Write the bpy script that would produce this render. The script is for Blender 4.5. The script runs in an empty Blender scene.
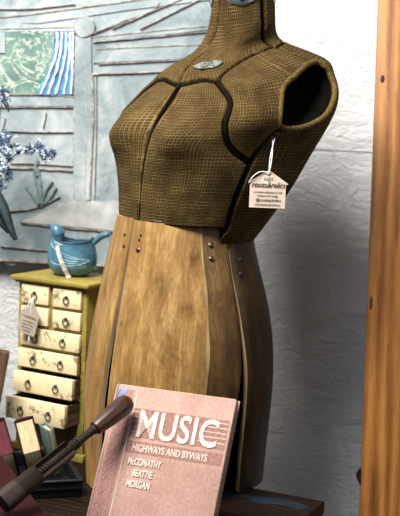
import bpy, bmesh, math, random
import numpy as np
from mathutils import Vector, Matrix
random.seed(4)
rng = np.random.RandomState(4)
SC = bpy.context.scene
COL = SC.collection
R = math.radians

# ------------------------------------------------------------------ camera
F = 1200.0
CAM = np.array([0, -2.0, .635])
PIT, ROLL = R(7), R(2.4)
fw = np.array([0, math.cos(PIT), -math.sin(PIT)])
r0 = np.array([1., 0, 0])
u0 = np.cross(r0, fw)
cr = r0 * math.cos(ROLL) + u0 * math.sin(ROLL)
cu = u0 * math.cos(ROLL) - r0 * math.sin(ROLL)
def at(px, py, Y):
    """measured photograph point -> world point at depth Y"""
    d = fw + cr * (px - 200) / F - cu * (py - 258) / F
    return Vector(CAM + d * ((Y - CAM[1]) / d[1]))
cd = bpy.data.cameras.new('camera')
cam = bpy.data.objects.new('camera', cd)
COL.objects.link(cam)
M4 = Matrix((tuple(cr) , tuple(cu), tuple(-fw))).transposed().to_4x4()
M4.translation = Vector(CAM)
cam.matrix_world = M4
cd.sensor_fit = 'VERTICAL'; cd.sensor_height = 24; cd.lens = 24 * F / 516
cd.dof.use_dof = True; cd.dof.focus_distance = 1.90; cd.dof.aperture_fstop = 3.4
cd.clip_start = .05
SC.camera = cam

# ------------------------------------------------------------------ helpers
def link(name, me, mat=None, parent=None, smooth=True):
    o = bpy.data.objects.new(name, me)
    COL.objects.link(o)
    if mat is not None and not me.materials: me.materials.append(mat)
    if smooth: me.polygons.foreach_set('use_smooth', [True] * len(me.polygons))
    if parent is not None: o.parent = parent
    return o
def obj(name, bm, mat=None, parent=None, smooth=False, angle=None):
    me = bpy.data.meshes.new(name)
    bmesh.ops.recalc_face_normals(bm, faces=bm.faces)
    bm.to_mesh(me); bm.free()
    o = link(name, me, mat, parent, smooth or angle is not None)
    if angle is not None: me.set_sharp_from_angle(angle=R(angle))
    return o
def from_np(name, V, Fs, mat=None, parent=None, uv=None, smooth=True):
    me = bpy.data.meshes.new(name)
    me.from_pydata([tuple(v) for v in V], [], [tuple(int(i) for i in f) for f in Fs])
    me.update()
    if uv is not None:
        l = me.uv_layers.new(name='weave')
        li = np.zeros(len(me.loops), int); me.loops.foreach_get('vertex_index', li)
        l.data.foreach_set('uv', np.asarray(uv)[li].astype(np.float32).ravel())
    return link(name, me, mat, parent, smooth)
def tag(o, label, cat, group=None, kind=None):
    if label: o['label'] = label
    if cat: o['category'] = cat
    if group: o['group'] = group
    if kind: o['kind'] = kind
    return o
def thing(name, label, cat, loc=(0, 0, 0), rotz=0, group=None):
    o = bpy.data.objects.new(name, None); COL.objects.link(o)
    o.location = loc; o.rotation_euler = (0, 0, rotz); o.empty_display_size = .02
    return tag(o, label, cat, group)
def bx(bm, lo, hi, bev=0, mtx=None, seg=2):
    r = bmesh.ops.create_cube(bm, size=1)
    vs = r['verts']
    lo, hi = Vector(lo), Vector(hi)
    for v in vs:
        v.co = Vector([(lo[i] + hi[i]) / 2 + v.co[i] * (hi[i] - lo[i]) for i in range(3)])
    if bev:
        es = list({e for v in vs for e in v.link_edges})
        q = bmesh.ops.bevel(bm, geom=es, offset=bev, segments=seg, affect='EDGES', profile=.5)
        vs = list({v for f in q['faces'] for v in f.verts} | {v for v in vs if v.is_valid})
    if mtx is not None:
        for v in vs: v.co = mtx @ v.co
    return vs
def box(name, lo, hi, mat, parent=None, bev=.0015, mtx=None):
    bm = bmesh.new(); bx(bm, lo, hi, bev, mtx)
    return obj(name, bm, mat, parent, angle=40)
def tube(bm, pts, rad, n=10, cap=True, squash=None):
    """tube through points; rad number or list"""
    pts = [Vector(p) for p in pts]
    if not hasattr(rad, '__len__'): rad = [rad] * len(pts)
    rings = []
    up = None
    for i, p in enumerate(pts):
        t = (pts[min(i + 1, len(pts) - 1)] - pts[max(i - 1, 0)]).normalized()
        if up is None:
            up = Vector((0, 0, 1)) if abs(t.z) < .9 else Vector((1, 0, 0))
        a = (up - t * up.dot(t)).normalized(); b = t.cross(a); up = a
        ring = []
        for k in range(n):
            w = 2 * math.pi * k / n
            q = (a * math.cos(w) + b * math.sin(w)) * rad[i]
            if squash: q = q * 1.0; q = q - squash[0] * q.dot(squash[0]) * (1 - squash[1])
            ring.append(bm.verts.new(p + q))
        rings.append(ring)
    for i in range(len(rings) - 1):
        for k in range(n):
            bm.faces.new((rings[i][k], rings[i][(k + 1) % n], rings[i + 1][(k + 1) % n], rings[i + 1][k]))
    if cap:
        bm.faces.new(rings[0][::-1]); bm.faces.new(rings[-1])
def smooth_pts(P, n=8, closed=False):
    P = [np.array(p, float) for p in P]; out = []
    m = len(P)
    for i in range(m if closed else m - 1):
        p1, p2 = P[i], P[(i + 1) % m]
        p0 = P[i - 1] if (closed or i > 0) else 2 * p1 - p2
        p3 = P[(i + 2) % m] if (closed or i + 2 < m) else 2 * p2 - p1
        for k in range(n):
            t = k / n
            out.append(.5 * (2 * p1 + (p2 - p0) * t + (2 * p0 - 5 * p1 + 4 * p2 - p3) * t * t + (3 * p1 - p0 - 3 * p2 + p3) * t ** 3))
    if not closed: out.append(P[-1])
    return out
def lathe(bm, prof, n=24, mtx=None, closed_ends=True):
    """prof: list of (r, h) about local z"""
    rings = []
    for r_, h in prof:
        ring = []
        for k in range(n):
            w = 2 * math.pi * k / n
            v = Vector((r_ * math.cos(w), r_ * math.sin(w), h))
            ring.append(bm.verts.new(mtx @ v if mtx else v))
        rings.append(ring)
    for i in range(len(rings) - 1):
        for k in range(n):
            bm.faces.new((rings[i][k], rings[i][(k + 1) % n], rings[i + 1][(k + 1) % n], rings[i + 1][k]))
    if closed_ends:
        bm.faces.new(rings[0][::-1]); bm.faces.new(rings[-1])
def torus(bm, c, R_, r_, mtx=None, n=20, m=8, sy=1.0):
    rows = []
    for i in range(n):
        a = 2 * math.pi * i / n; row = []
        for j in range(m):
            b = 2 * math.pi * j / m
            v = Vector(((R_ + r_ * math.cos(b)) * math.cos(a), r_ * math.sin(b), sy * (R_ + r_ * math.cos(b)) * math.sin(a))) + Vector(c)
            row.append(bm.verts.new(mtx @ v if mtx else v))
        rows.append(row)
    for i in range(n):
        for j in range(m):
            bm.faces.new((rows[i][j], rows[(i + 1) % n][j], rows[(i + 1) % n][(j + 1) % m], rows[i][(j + 1) % m]))
def prism(bm, poly, a, b, thick):
    """polygon in plane: origin-free, poly = list of 3D points, extruded by thick * (a x b)"""
    n = Vector(a).cross(Vector(b)).normalized() * thick
    f = [bm.verts.new(Vector(p)) for p in poly]; g = [bm.verts.new(Vector(p) + n) for p in poly]
    bm.faces.new(f); bm.faces.new(g[::-1])
    for i in range(len(f)):
        j = (i + 1) % len(f)
        bm.faces.new((f[i], f[j], g[j], g[i]))
def text(name, body, size, mat, parent, mtx, ext=.0003, bold=0, align='LEFT', shear=0, space=1.0, xs=1.0):
    c = bpy.data.curves.new(name, 'FONT'); c.body = body; c.size = size; c.extrude = ext; c.offset = bold
    c.align_x = align; c.shear = shear; c.space_character = space; c.resolution_u = 4
    o = bpy.data.objects.new(name, c); COL.objects.link(o)
    bpy.context.view_layer.update()
    me = bpy.data.meshes.new_from_object(o.evaluated_get(bpy.context.evaluated_depsgraph_get()))
    bpy.data.objects.remove(o); bpy.data.curves.remove(c)
    me.transform(mtx @ Matrix.Diagonal((xs, 1, 1, 1)))
    me.name = name; me.materials.clear(); me.materials.append(mat)
    return link(name, me, None, parent, False)

# ------------------------------------------------------------------ materials
class NT:
    def __init__(s, name, rough=.7, spec=.3):
        s.m = bpy.data.materials.new(name); s.m.use_nodes = True
        s.t = s.m.node_tree; s.b = s.t.nodes['Principled BSDF']
        s.b.inputs['Roughness'].default_value = rough
        s.b.inputs['Specular IOR Level'].default_value = spec
    def n(s, typ, **kw):
        nd = s.t.nodes.new('ShaderNode' + typ)
        for k, v in kw.items():
            if k.startswith('_'): setattr(nd, k[1:], v)
            else:
                key = k.replace('__', ' ')
                key = int(key[1:]) if key[0] == 'i' and key[1:].isdigit() else key
                s.set(nd.inputs[key], v)
        return nd
    def set(s, inp, v):
        if isinstance(v, bpy.types.NodeSocket): s.t.links.new(v, inp)
        else:
            if hasattr(inp.default_value, '__len__') and len(inp.default_value) == 4 and len(v) == 3: v = (*v, 1)
            inp.default_value = v
    def coord(s, kind='Object', scale=(1, 1, 1), rot=(0, 0, 0), loc=(0, 0, 0)):
        tc = s.n('TexCoord')
        return s.n('Mapping', Vector=tc.outputs[kind], Scale=scale, Rotation=rot, Location=loc).outputs[0]
    def noise(s, vec, scale=5, detail=4, rough=.55, dist=0):
        return s.n('TexNoise', Vector=vec, Scale=scale, Detail=detail, Roughness=rough, Distortion=dist).outputs[0]
    def ramp(s, fac, stops):
        nd = s.n('ValToRGB', Fac=fac); e = nd.color_ramp.elements
        while len(e) < len(stops): e.new(.5)
        for q, (p, c) in zip(e, stops):
            q.position = p; q.color = (*c, 1) if len(c) == 3 else c
        return nd.outputs[0]
    def mix(s, fac, a, b, mode='MIX'):
        nd = s.n('Mix', _data_type='RGBA', _blend_type=mode)
        s.set(nd.inputs[0], fac); s.set(nd.inputs[6], a); s.set(nd.inputs[7], b)
        return nd.outputs[2]
    def math(s, op, a, b=0.0, c=0.0):
        nd = s.n('Math', _operation=op); s.set(nd.inputs[0], a); s.set(nd.inputs[1], b); s.set(nd.inputs[2], c)
        return nd.outputs[0]
    def color(s, c): s.set(s.b.inputs['Base Color'], c)
    def bump(s, h, strength=.3, dist=.002):
        s.set(s.b.inputs['Normal'], s.n('Bump', Height=h, Strength=strength, Distance=dist).outputs[0])
def flat(name, c, rough=.7, metal=0, var=.25, scale=60, spec=.3, bump=.15):
    k = NT(name, rough, spec)
    f = k.noise(k.coord(), scale, 5)
    k.color(k.ramp(f, [(.3, tuple(x * (1 - var) for x in c)), (.7, tuple(min(1, x * (1 + var)) for x in c))]))
    k.b.inputs['Metallic'].default_value = metal
    k.bump(f, bump, .001)
    return k.m
BW = [(0, (0, 0, 0)), (1, (1, 1, 1))]

def make_fabric():
    k = NT('olive_woven_fabric', .95, .08)
    uv = k.coord('UV')
    sp = k.n('SeparateXYZ', Vector=uv)
    U, V = sp.outputs[0], sp.outputs[1]
    wob = k.math('MULTIPLY', k.math('SUBTRACT', k.noise(uv, 60, 2), .5), .0022)
    U2, V2 = k.math('ADD', U, wob), k.math('SUBTRACT', V, wob)
    def thread(x, per):
        a = k.math('FRACT', k.math('DIVIDE', x, per))
        return k.math('ABSOLUTE', k.math('SUBTRACT', k.math('MULTIPLY', a, 2), 1))       # 0 middle .. 1 edge
    fu, fv = thread(U2, .0026), thread(V2, .0026)
    weave = k.math('MULTIPLY', k.math('SUBTRACT', 1, k.math('POWER', fu, 2)), k.math('SUBTRACT', 1, k.math('POWER', fv, 2)))
    big = k.noise(uv, 14, 5, .6)
    med = k.noise(uv, 330, 4, .75)
    tone = k.ramp(k.math('ADD', k.math('MULTIPLY', big, .5), k.math('MULTIPLY', med, .5)),
                  [(.34, (.024, .014, .003)), (.5, (.092, .056, .016)), (.66, (.215, .143, .046))])
    c = k.mix(k.math('MULTIPLY', k.math('SUBTRACT', 1, weave), 1.0), tone, (.02, .010, .003))
    # paler pulled threads, a loose check
    lu, lv = thread(U2, .0058), thread(V2, .0058)
    gu = k.math('GREATER_THAN', lu, .82); gv = k.math('GREATER_THAN', lv, .82)
    g = k.math('MAXIMUM', gu, gv)
    g = k.math('MULTIPLY', g, k.ramp(k.noise(uv, 30, 3), [(.38, (.08, .08, .08)), (.65, (.42, .42, .42))]))
    c = k.mix(g, c, (.34, .245, .105))
    k.color(c)
    k.bump(k.math('ADD', weave, k.math('MULTIPLY', med, .6)), .8, .0012)
    return k.m
FABRIC = make_fabric()
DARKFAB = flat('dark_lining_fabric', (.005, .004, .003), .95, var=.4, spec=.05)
SEAMSHADE = flat('seam_gap_shade', (.006, .004, .002), .95, var=.3, spec=.05)  # black strips standing in for the shade inside the seam gaps

def make_wood(name, c0, c1, c2, axis=2, scale=1.0, stain=.5, rough=.5, spec=.3, seed=0):
    """grain running along local axis"""
    k = NT(name, rough, spec)
    sc = [9, 9, 9]; sc[axis] = .7
    v = k.coord('Object', tuple(x * scale for x in sc), loc=(seed, seed * 2.3, seed * .7))
    g1 = k.noise(v, 5, 6, .6, .5)
    w = k.n('TexWave', Vector=v, _wave_type='RINGS', _rings_direction='Z' if axis == 2 else 'X', Scale=2.2, Distortion=3.5, Detail=3, Detail__Scale=1.3).outputs[1]
    fine = k.noise(k.coord('Object', tuple(x * scale * 6 for x in sc)), 6, 4, .7)
    f = k.math('ADD', k.math('MULTIPLY', g1, .55), k.math('ADD', k.math('MULTIPLY', w, .2), k.math('MULTIPLY', fine, .3)))
    c = k.ramp(f, [(.3, c0), (.5, c1), (.72, c2)])
    st = k.noise(k.coord('Object', tuple(2.2 if i_ == axis else 9 for i_ in range(3)), loc=(seed + 3, 1, 2)), 2.2, 6, .65, .6)
    c = k.mix(k.ramp(st, [(.52, (0, 0, 0)), (.72, (stain,) * 3)]), c, tuple(x * .3 for x in c0))
    k.color(c)
    k.bump(k.math('ADD', f, k.math('MULTIPLY', fine, .5)), .35, .0012)
    return k.m

# ------------------------------------------------------------------ setting
YW = .365
def build_wall():
    k = NT('white_textured_plaster', .75, .25)
    v = k.coord('Object', (.7, 1, 1.6))
    warp = k.n('TexNoise', Vector=v, Scale=7, Detail=3)
    v2 = k.n('VectorMath', _operation='MULTIPLY_ADD', i0=warp.outputs[1], i1=(.35, .35, .35), i2=v).outputs[0]
    a = k.noise(v2, 24, 6, .65, 1.2)
    ridge = k.math('SUBTRACT', 1, k.math('ABSOLUTE', k.math('MULTIPLY', k.math('SUBTRACT', a, .5), 5)))
    ridge = k.math('MAXIMUM', ridge, 0)
    k.color(k.ramp(k.noise(v, 6, 5), [(.3, (.76, .77, .775)), (.7, (.86, .865, .865))]))
    k.bump(k.math('ADD', k.math('MULTIPLY', ridge, .6), k.math('MULTIPLY', k.noise(v, 46, 6, .7), .8)), .75, .005)
    zc = at(357, 152, YW).z
    prof = [(YW, -1.0), (YW, zc - .0016), (YW + .004, zc - .0008), (YW + .004, zc + .0008), (YW, zc + .0016), (YW, 2.2), (YW + .1, 2.2), (YW + .1, -1.0)]
    bm = bmesh.new()
    L = [bm.verts.new((-2.2, y, z)) for y, z in prof]; Q = [bm.verts.new((2.2, y, z)) for y, z in prof]
    for i in range(len(prof)):
        j = (i + 1) % len(prof); bm.faces.new((L[i], L[j], Q[j], Q[i]))
    bm.faces.new(L); bm.faces.new(Q[::-1])
    tag(obj('wall_back', bm, k.m), 'white rough-plastered wall with a fine horizontal crack', 'wall', kind='structure')
    fl = box('floor', (-2.2, -3, -.55), (2.2, YW, -.5), make_wood('dark_floor_boards', (.03, .02, .012), (.06, .04, .025), (.09, .06, .04), axis=0, scale=.5), None, 0)
    tag(fl, 'dark wooden floor below the display', 'floor', kind='structure')
build_wall()

# ------------------------------------------------------------------ dress form
A = R(50)
Fd = np.array([-math.sin(A), -math.cos(A), 0]); Ld = np.array([math.cos(A), -math.sin(A), 0])
AX = np.array([-.0341, .02, 0]); DV = -.85 * Fd + .4 * Ld
# z, half width, front depth, back depth, squareness, tilt, bust, lean
RB = np.array([
  (0.41, 0.1140, 0.097, 0.1000, 2.2, 0, 0, 0.004),
  (0.44, 0.1261, 0.1098, 0.1098, 2.2, 0, 0, 0.01556),
  (0.46, 0.1322, 0.1184, 0.1152, 2.233, 0, 0, 0.0237),
  (0.48, 0.1386, 0.1264, 0.1199, 2.267, 0, 0, 0.03149),
  (0.5, 0.1449, 0.1337, 0.1237, 2.3, 0, 0.0002, 0.03872),
  (0.52, 0.1504, 0.1402, 0.1266, 2.38, 0.008, 0.00127, 0.04543),
  (0.54, 0.1541, 0.1463, 0.1293, 2.46, 0.016, 0.00507, 0.05226),
  (0.56, 0.1556, 0.1518, 0.1324, 2.56, 0.026, 0.01361, 0.0598),
  (0.58, 0.1588, 0.1553, 0.1349, 2.68, 0.038, 0.02462, 0.06669),
  (0.6, 0.1674, 0.1552, 0.1362, 2.8, 0.05, 0.03, 0.07121),
  (0.62, 0.1763, 0.1532, 0.1382, 2.9, 0.075, 0.02462, 0.07497),
  (0.64, 0.1759, 0.1511, 0.1426, 3, 0.1, 0.01361, 0.0806),
  (0.66, 0.164, 0.1476, 0.1472, 3.1, 0.14, 0.00507, 0.08652),
  (0.68, 0.1473, 0.1391, 0.1468, 3.2, 0.18, 0.00127, 0.08844),
  (0.7, 0.1331, 0.1254, 0.1387, 3.04, 0.26, 0.0002, 0.08449),
  (0.708, 0.1215, 0.1095, 0.1251, 2.96, 0.292, 0, 0.07663),
  (0.716, 0.1085, 0.0949, 0.1106, 2.853, 0.324, 0, 0.06887),
  (0.724, 0.0925, 0.08462, 0.09955, 2.733, 0.3467, 0, 0.06496),
  (0.732, 0.076, 0.0796, 0.09327, 2.6, 0.36, 0, 0.06642),
  (0.74, 0.0625, 0.07674, 0.08854, 2.477, 0.36, 0, 0.07209),
  (0.748, 0.05469, 0.07188, 0.08122, 2.36, 0.356, 0, 0.07977),
  (0.76, 0.05238, 0.06443, 0.07122, 2.2, 0.34, 0, 0.08743),
  (0.775, 0.05212, 0.05746, 0.06217, 2.14, 0.286, 0, 0.09331),
  (0.8, 0.05142, 0.05345, 0.05672, 2.057, 0.2071, 0, 0.09629),
  (0.83, 0.05066, 0.05202, 0.05444, 2, 0.1437, 0, 0.09653),
  (0.87, 0.05032, 0.05165, 0.05368, 2, 0.1187, 0, 0.09521)])
RK = np.array([
  (0, 0.129, 0.1592, 0.1592, 2.25, 0, 0, 0.008757),
  (0.03833, 0.1394, 0.1565, 0.1565, 2.25, 0, 0, 0.006722),
  (0.07667, 0.1487, 0.1542, 0.1542, 2.25, 0, 0, 0.005461),
  (0.115, 0.1565, 0.152, 0.152, 2.25, 0, 0, 0.005136),
  (0.1533, 0.1622, 0.1496, 0.1496, 2.25, 0, 0, 0.005528),
  (0.1917, 0.1648, 0.147, 0.147, 2.25, 0, 0, 0.006451),
  (0.23, 0.1633, 0.1439, 0.1439, 2.25, 0, 0, 0.007624),
  (0.2683, 0.1585, 0.1394, 0.1394, 2.25, 0, 0, 0.008408),
  (0.3067, 0.1516, 0.1332, 0.1332, 2.25, 0, 0, 0.008113),
  (0.345, 0.1432, 0.1254, 0.1254, 2.25, 0, 0, 0.006579),
  (0.3833, 0.133, 0.1173, 0.1173, 2.25, 0, 0, 0.004633),
  (0.4217, 0.122, 0.1106, 0.1106, 2.25, 0, 0, 0.003905),
  (0.46, 0.1112, 0.1061, 0.1061, 2.25, 0, 0, 0.004966)])
def hermite(Rw, z):
    z = np.clip(z, Rw[0, 0], Rw[-1, 0]); x = Rw[:, 0]
    m = np.gradient(Rw, x, axis=0)
    i = np.clip(np.searchsorted(x, z) - 1, 0, len(x) - 2)
    h = (x[i + 1] - x[i]); t = ((z - x[i]) / h)[..., None]; h = h[..., None]
    return ((2 * t**3 - 3 * t**2 + 1) * Rw[i] + (t**3 - 2 * t**2 + t) * h * m[i] + (-2 * t**3 + 3 * t**2) * Rw[i + 1] + (t**3 - t**2) * h * m[i + 1])
def surf(Rw, t, z, inset=0.0):
    """point on the form: angle t (0 its left side, pi/2 its front), height z; arrays"""
    t, z = np.broadcast_arrays(np.asarray(t, float), np.asarray(z, float))
    q = hermite(Rw, z)
    _, a, bf, bb, e, tl, bu, sh = np.moveaxis(q, -1, 0)
    c, s = np.cos(t), np.sin(t)
    x = (a - inset) * np.sign(c) * np.abs(c) ** (2 / e)
    y = (np.where(s > 0, bf, bb) - inset) * np.sign(s) * np.abs(s) ** (2 / e)
    y = y + bu * np.where(y > 0, np.exp(-((np.abs(x) - .075) / .045) ** 2), 0)
    P = AX + x[..., None] * Ld + y[..., None] * Fd + sh[..., None] * DV
    P = P + (z - tl * y)[..., None] * np.array([0, 0, 1.])
    return P
def surfn(Rw, t, z):
    e = 1e-3
    n = np.cross(surf(Rw, t, np.asarray(z) + e) - surf(Rw, t, np.asarray(z) - e), surf(Rw, np.asarray(t) + e, z) - surf(Rw, np.asarray(t) - e, z))
    return n / np.maximum(np.linalg.norm(n, axis=-1, keepdims=True), 1e-9)

form = thing('dress_form', 'antique adjustable dress form with olive woven bodice and wooden hip panels', 'mannequin', tuple(AX))
form.location = (0, 0, 0)

def build_bodice():
    # heights spaced evenly along the silhouette
    zf = np.linspace(.424, .866, 3200)
    pr = surf(RB, .5, zf); L = np.concatenate([[0], np.cumsum(np.linalg.norm(np.diff(pr, axis=0), axis=1))])
    nv, nu = 330, 520
    sv = np.linspace(0, L[-1], nv); zv = np.interp(sv, L, zf)
    t = np.linspace(0, 2 * np.pi, nu, endpoint=False)
    TT, ZZ = np.meshgrid(t, zv)
    P = surf(RB, TT, ZZ)
    N = np.cross(np.gradient(P, axis=0), np.roll(P, -1, 1) - np.roll(P, 1, 1))
    N /= np.maximum(np.linalg.norm(N, axis=-1, keepdims=True), 1e-12)
    UV = np.stack([(TT - np.pi * (TT > 1.5 * np.pi) * 2) * .15, np.repeat(sv[:, None], nu, 1)], -1)
    # seams (angle, height), one half; the other half mirrors it
    pi2 = math.pi / 2
    S = [  # points, groove half width
      ([(pi2, .42), (pi2, .52), (pi2, .60), (pi2, .66), (pi2, .7058)], .0028),
      ([(pi2, .7058), (pi2, .7254), (pi2, .7427), (pi2, .757), (pi2, .775), (pi2, .80), (pi2, .83), (pi2, .88)], .0032),
      ([(pi2, .7058), (1.549, .7093), (1.361, .7140), (1.169, .7150), (.951, .7113)], .0032),
      ([(.951, .7113), (.855, .6941), (.794, .6738), (.812, .651), (.798, .6282), (.676, .6006), (.515, .5766), (.290, .558)], .0058),
      ([(.951, .7113), (.76, .719), (.572, .7235), (.30, .728), (.113, .7297), (-.096, .731), (-.371, .7285)], .0034),
      ([(.113, .6141), (.17, .6024), (.223, .5846), (.279, .56), (.314, .5206), (.305, .4855), (.25, .456), (.235, .445)], .0052),
      ([(.039, .88), (.017, .8189), (-.127, .7679), (-.275, .7439), (-.371, .7285)], .0066),
      ([(-.371, .7285), (-.39, .718), (-.38, .700)], .0034),
      ([(-.371, .7285), (-.9, .7265), (-pi2, .726)], .0030),
      ([(-pi2, .42), (-pi2, .88)], .0030)]
    hole = [(-.484, .7028), (-.262, .7035), (-.06, .6990), (.013, .691), (.110, .6707), (.165, .6461), (.140, .6209), (.052, .6122), (-.017, .6116), (-.118, .6160), (-.292, .627), (-.397, .6412), (-.497, .6572), (-.56, .6731), (-.559, .6861), (-.51, .6971)]
    hole = smooth_pts(hole, 6, True)
    from mathutils.kdtree import KDTree
    dmin = np.full(P.shape[:2], 1.0)
    gap_strips = bmesh.new()
    for pts, w in S:
        pts = np.array(smooth_pts(pts, 24))
        for mir in (0, 1):
            tt = np.pi - pts[:, 0] if mir else pts[:, 0]
            if mir and abs(abs(pts[:, 0]) - pi2).max() < 1e-6: continue
            Q = surf(RB, tt, pts[:, 1])
            seg = np.concatenate([[0], np.cumsum(np.linalg.norm(np.diff(Q, axis=0), axis=1))])
            m = max(6, int(seg[-1] / .0012)); s2 = np.linspace(0, seg[-1], m)
            ta, za = np.interp(s2, seg, tt), np.interp(s2, seg, pts[:, 1])
            Q = surf(RB, ta, za)
            kd = KDTree(m)
            for i, q in enumerate(Q): kd.insert(q, i)
            kd.balance()
            lo, hi = Q.min(0) - .02, Q.max(0) + .02
            near = np.argwhere(((P > lo) & (P < hi)).all(-1))
            for i, j in near:
                d = kd.find(P[i, j])[2] / w
                if d < dmin[i, j]: dmin[i, j] = d
            Nn = surfn(RB, ta, za)
            low = pts[:, 1].mean() < .66 and w < .004
            tube(gap_strips, list((Q - Nn * (.0042 if low else .0062))[::3]), w * .72 if low is False else .0034, 7)
    groove = np.clip(1 - dmin ** 2, 0, 1) ** .6 * .0105
    pil = np.exp(-((dmin - 1) / .6) ** 2) * 0
    G = P - N * (groove + pil)[..., None]
    # armhole cut
    hp = np.array(hole)
    def inside(tt, zz):
        r = np.zeros(tt.shape, bool); n = len(hp)
        for i in range(n):
            x1, y1 = hp[i]; x2, y2 = hp[(i + 1) % n]
            c = ((y1 > zz) != (y2 > zz)) & (tt < (x2 - x1) * (zz - y1) / (y2 - y1 + 1e-12) + x1)
            r ^= c
        return r
    fi, fj = np.meshgrid(np.arange(nv - 1), np.arange(nu), indexing='ij')
    ct = t[fj] + np.pi / nu; ct = np.where(ct > 1.5 * np.pi, ct - 2 * np.pi, ct)
    cz = (zv[fi] + zv[fi + 1]) / 2
    cut = inside(ct, cz) | inside(np.pi - ct, cz)
    cut |= (cz < .4515) & (ct > .235) & (ct < math.pi - .235)
    sd = (dmin[fi, fj] + dmin[fi + 1, fj] + dmin[fi, (fj + 1) % nu] + dmin[fi + 1, (fj + 1) % nu]) / 4
    free = (~cut) & (sd > .5)
    comp = -np.ones(free.shape, int); nc = 0; sizes = []
    for si, sj in np.argwhere(free):
        if comp[si, sj] >= 0: continue
        st = [(si, sj)]; comp[si, sj] = nc; cnt = 0
        while st:
            i, j = st.pop(); cnt += 1
            for a, b in ((i + 1, j), (i - 1, j), (i, (j + 1) % nu), (i, (j - 1) % nu)):
                if 0 <= a < nv - 1 and free[a, b] and comp[a, b] < 0:
                    comp[a, b] = nc; st.append((a, b))
        sizes.append(cnt); nc += 1
    V = G.reshape(-1, 3); UVf = UV.reshape(-1, 2)
    idx = lambda i, j: i * nu + (j % nu)
    for c in range(nc):
        if sizes[c] < 300: continue
        cells = np.argwhere(comp == c)
        i, j = cells[:, 0], cells[:, 1]
        Fq = np.stack([idx(i, j), idx(i, j + 1), idx(i + 1, j + 1), idx(i + 1, j)], 1)[:, ::-1]
        u, inv = np.unique(Fq, return_inverse=True)
        zc = zv[i].mean(); tm = np.angle(np.exp(1j * (t[j])).mean())
        if zc > .76: nm = 'neck_panel'
        elif zc > .72: nm = 'yoke_panel'
        elif math.sin(tm) < -.25: nm = 'back_panel'
        elif zc > .64: nm = 'shoulder_panel'
        elif abs(math.cos(tm)) > .93: nm = 'side_panel'
        else: nm = 'bust_panel'
        uvc = UVf[u].copy()
        if nm == 'yoke_panel' or nm == 'neck_panel': uvc[:, 0] *= .55
        Vc = V[u] - N.reshape(-1, 3)[u] * (.005 * np.clip((np.repeat(zv, nu)[u] - .60) / .08, 0, 1)[:, None] if nm in ('bust_panel', 'side_panel') else 0)
        o = from_np(nm, Vc, inv.reshape(-1, 4), FABRIC, form, uvc)
        print('panel', nm, sizes[c], round(zc, 3), round(tm, 2))
        so = o.modifiers.new('thickness', 'SOLIDIFY'); so.thickness = .0025; so.offset = -1
    obj('seam_shade_strip', gap_strips, SEAMSHADE, form, smooth=True)
    # dark inner shell seen in the seams
    nl = 90
    zl = np.interp(np.linspace(L[-1] * .065, L[-1], nl), L, zf); tl = np.linspace(0, 2 * np.pi, 120, endpoint=False)
    T2, Z2 = np.meshgrid(tl, zl)
    n2 = surfn(RB, T2, Z2)
    P2 = surf(RB, T2, Z2) - n2 * .0125
    c2 = (T2 > 1.5 * np.pi) * -2 * np.pi + T2
    fi, fj = np.meshgrid(np.arange(nl - 1), np.arange(120), indexing='ij')
    t4 = c2[fi, fj] + np.pi / 120; z4 = (zl[fi] + zl[fi + 1]) / 2
    ok = ~(inside(t4, z4) | inside(np.pi - t4, z4))
    i, j = np.argwhere(ok).T
    Fq = [(a * 120 + b, a * 120 + (b + 1) % 120, (a + 1) * 120 + (b + 1) % 120, (a + 1) * 120 + b) for a, b in zip(i, j)]
    Fq += [tuple(range(120))[::-1], tuple(range((nl - 1) * 120, nl * 120))]
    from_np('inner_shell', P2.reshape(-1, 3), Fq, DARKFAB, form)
    # armholes: rolled rim and a dark sleeve going in
    for mir in (0, 1):
        tt = np.pi - hp[:, 0] if mir else hp[:, 0]
        Q = surf(RB, tt, hp[:, 1]); n3 = surfn(RB, tt, hp[:, 1])
        cen = Q.mean(0); inw = -Ld if not mir else Ld
        bm = bmesh.new()
        ring = list(Q - n3 * .003); ring += ring[:2]
        tube(bm, ring, .0052, 8, cap=False)
        obj('armhole_rim', bm, FABRIC_RIM, form, smooth=True)
        m = len(Q); rows = []
        for k, (dep, sc_) in enumerate([(-.003, 1), (.012, .99), (.035, .97), (.06, .92), (.075, .7), (.078, .02)]):
            rows.append(cen + (Q - n3 * .004 - cen) * sc_ + inw * max(dep, 0))
        Vv = np.concatenate(rows); Fq = []
        for k in range(len(rows) - 1):
            for i in range(m):
                Fq.append((k * m + i, k * m + (i + 1) % m, (k + 1) * m + (i + 1) % m, (k + 1) * m + i))
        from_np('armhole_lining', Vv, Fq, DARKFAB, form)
def make_rim():
    k = NT('olive_fabric_binding', .95, .08)
    v = k.coord()
    f = k.noise(v, 300, 4, .7)
    k.color(k.ramp(f, [(.35, (.035, .02, .007)), (.65, (.16, .1, .036))]))
    k.bump(f, .6, .0015)
    return k.m
FABRIC_RIM = make_rim()
build_bodice()

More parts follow.
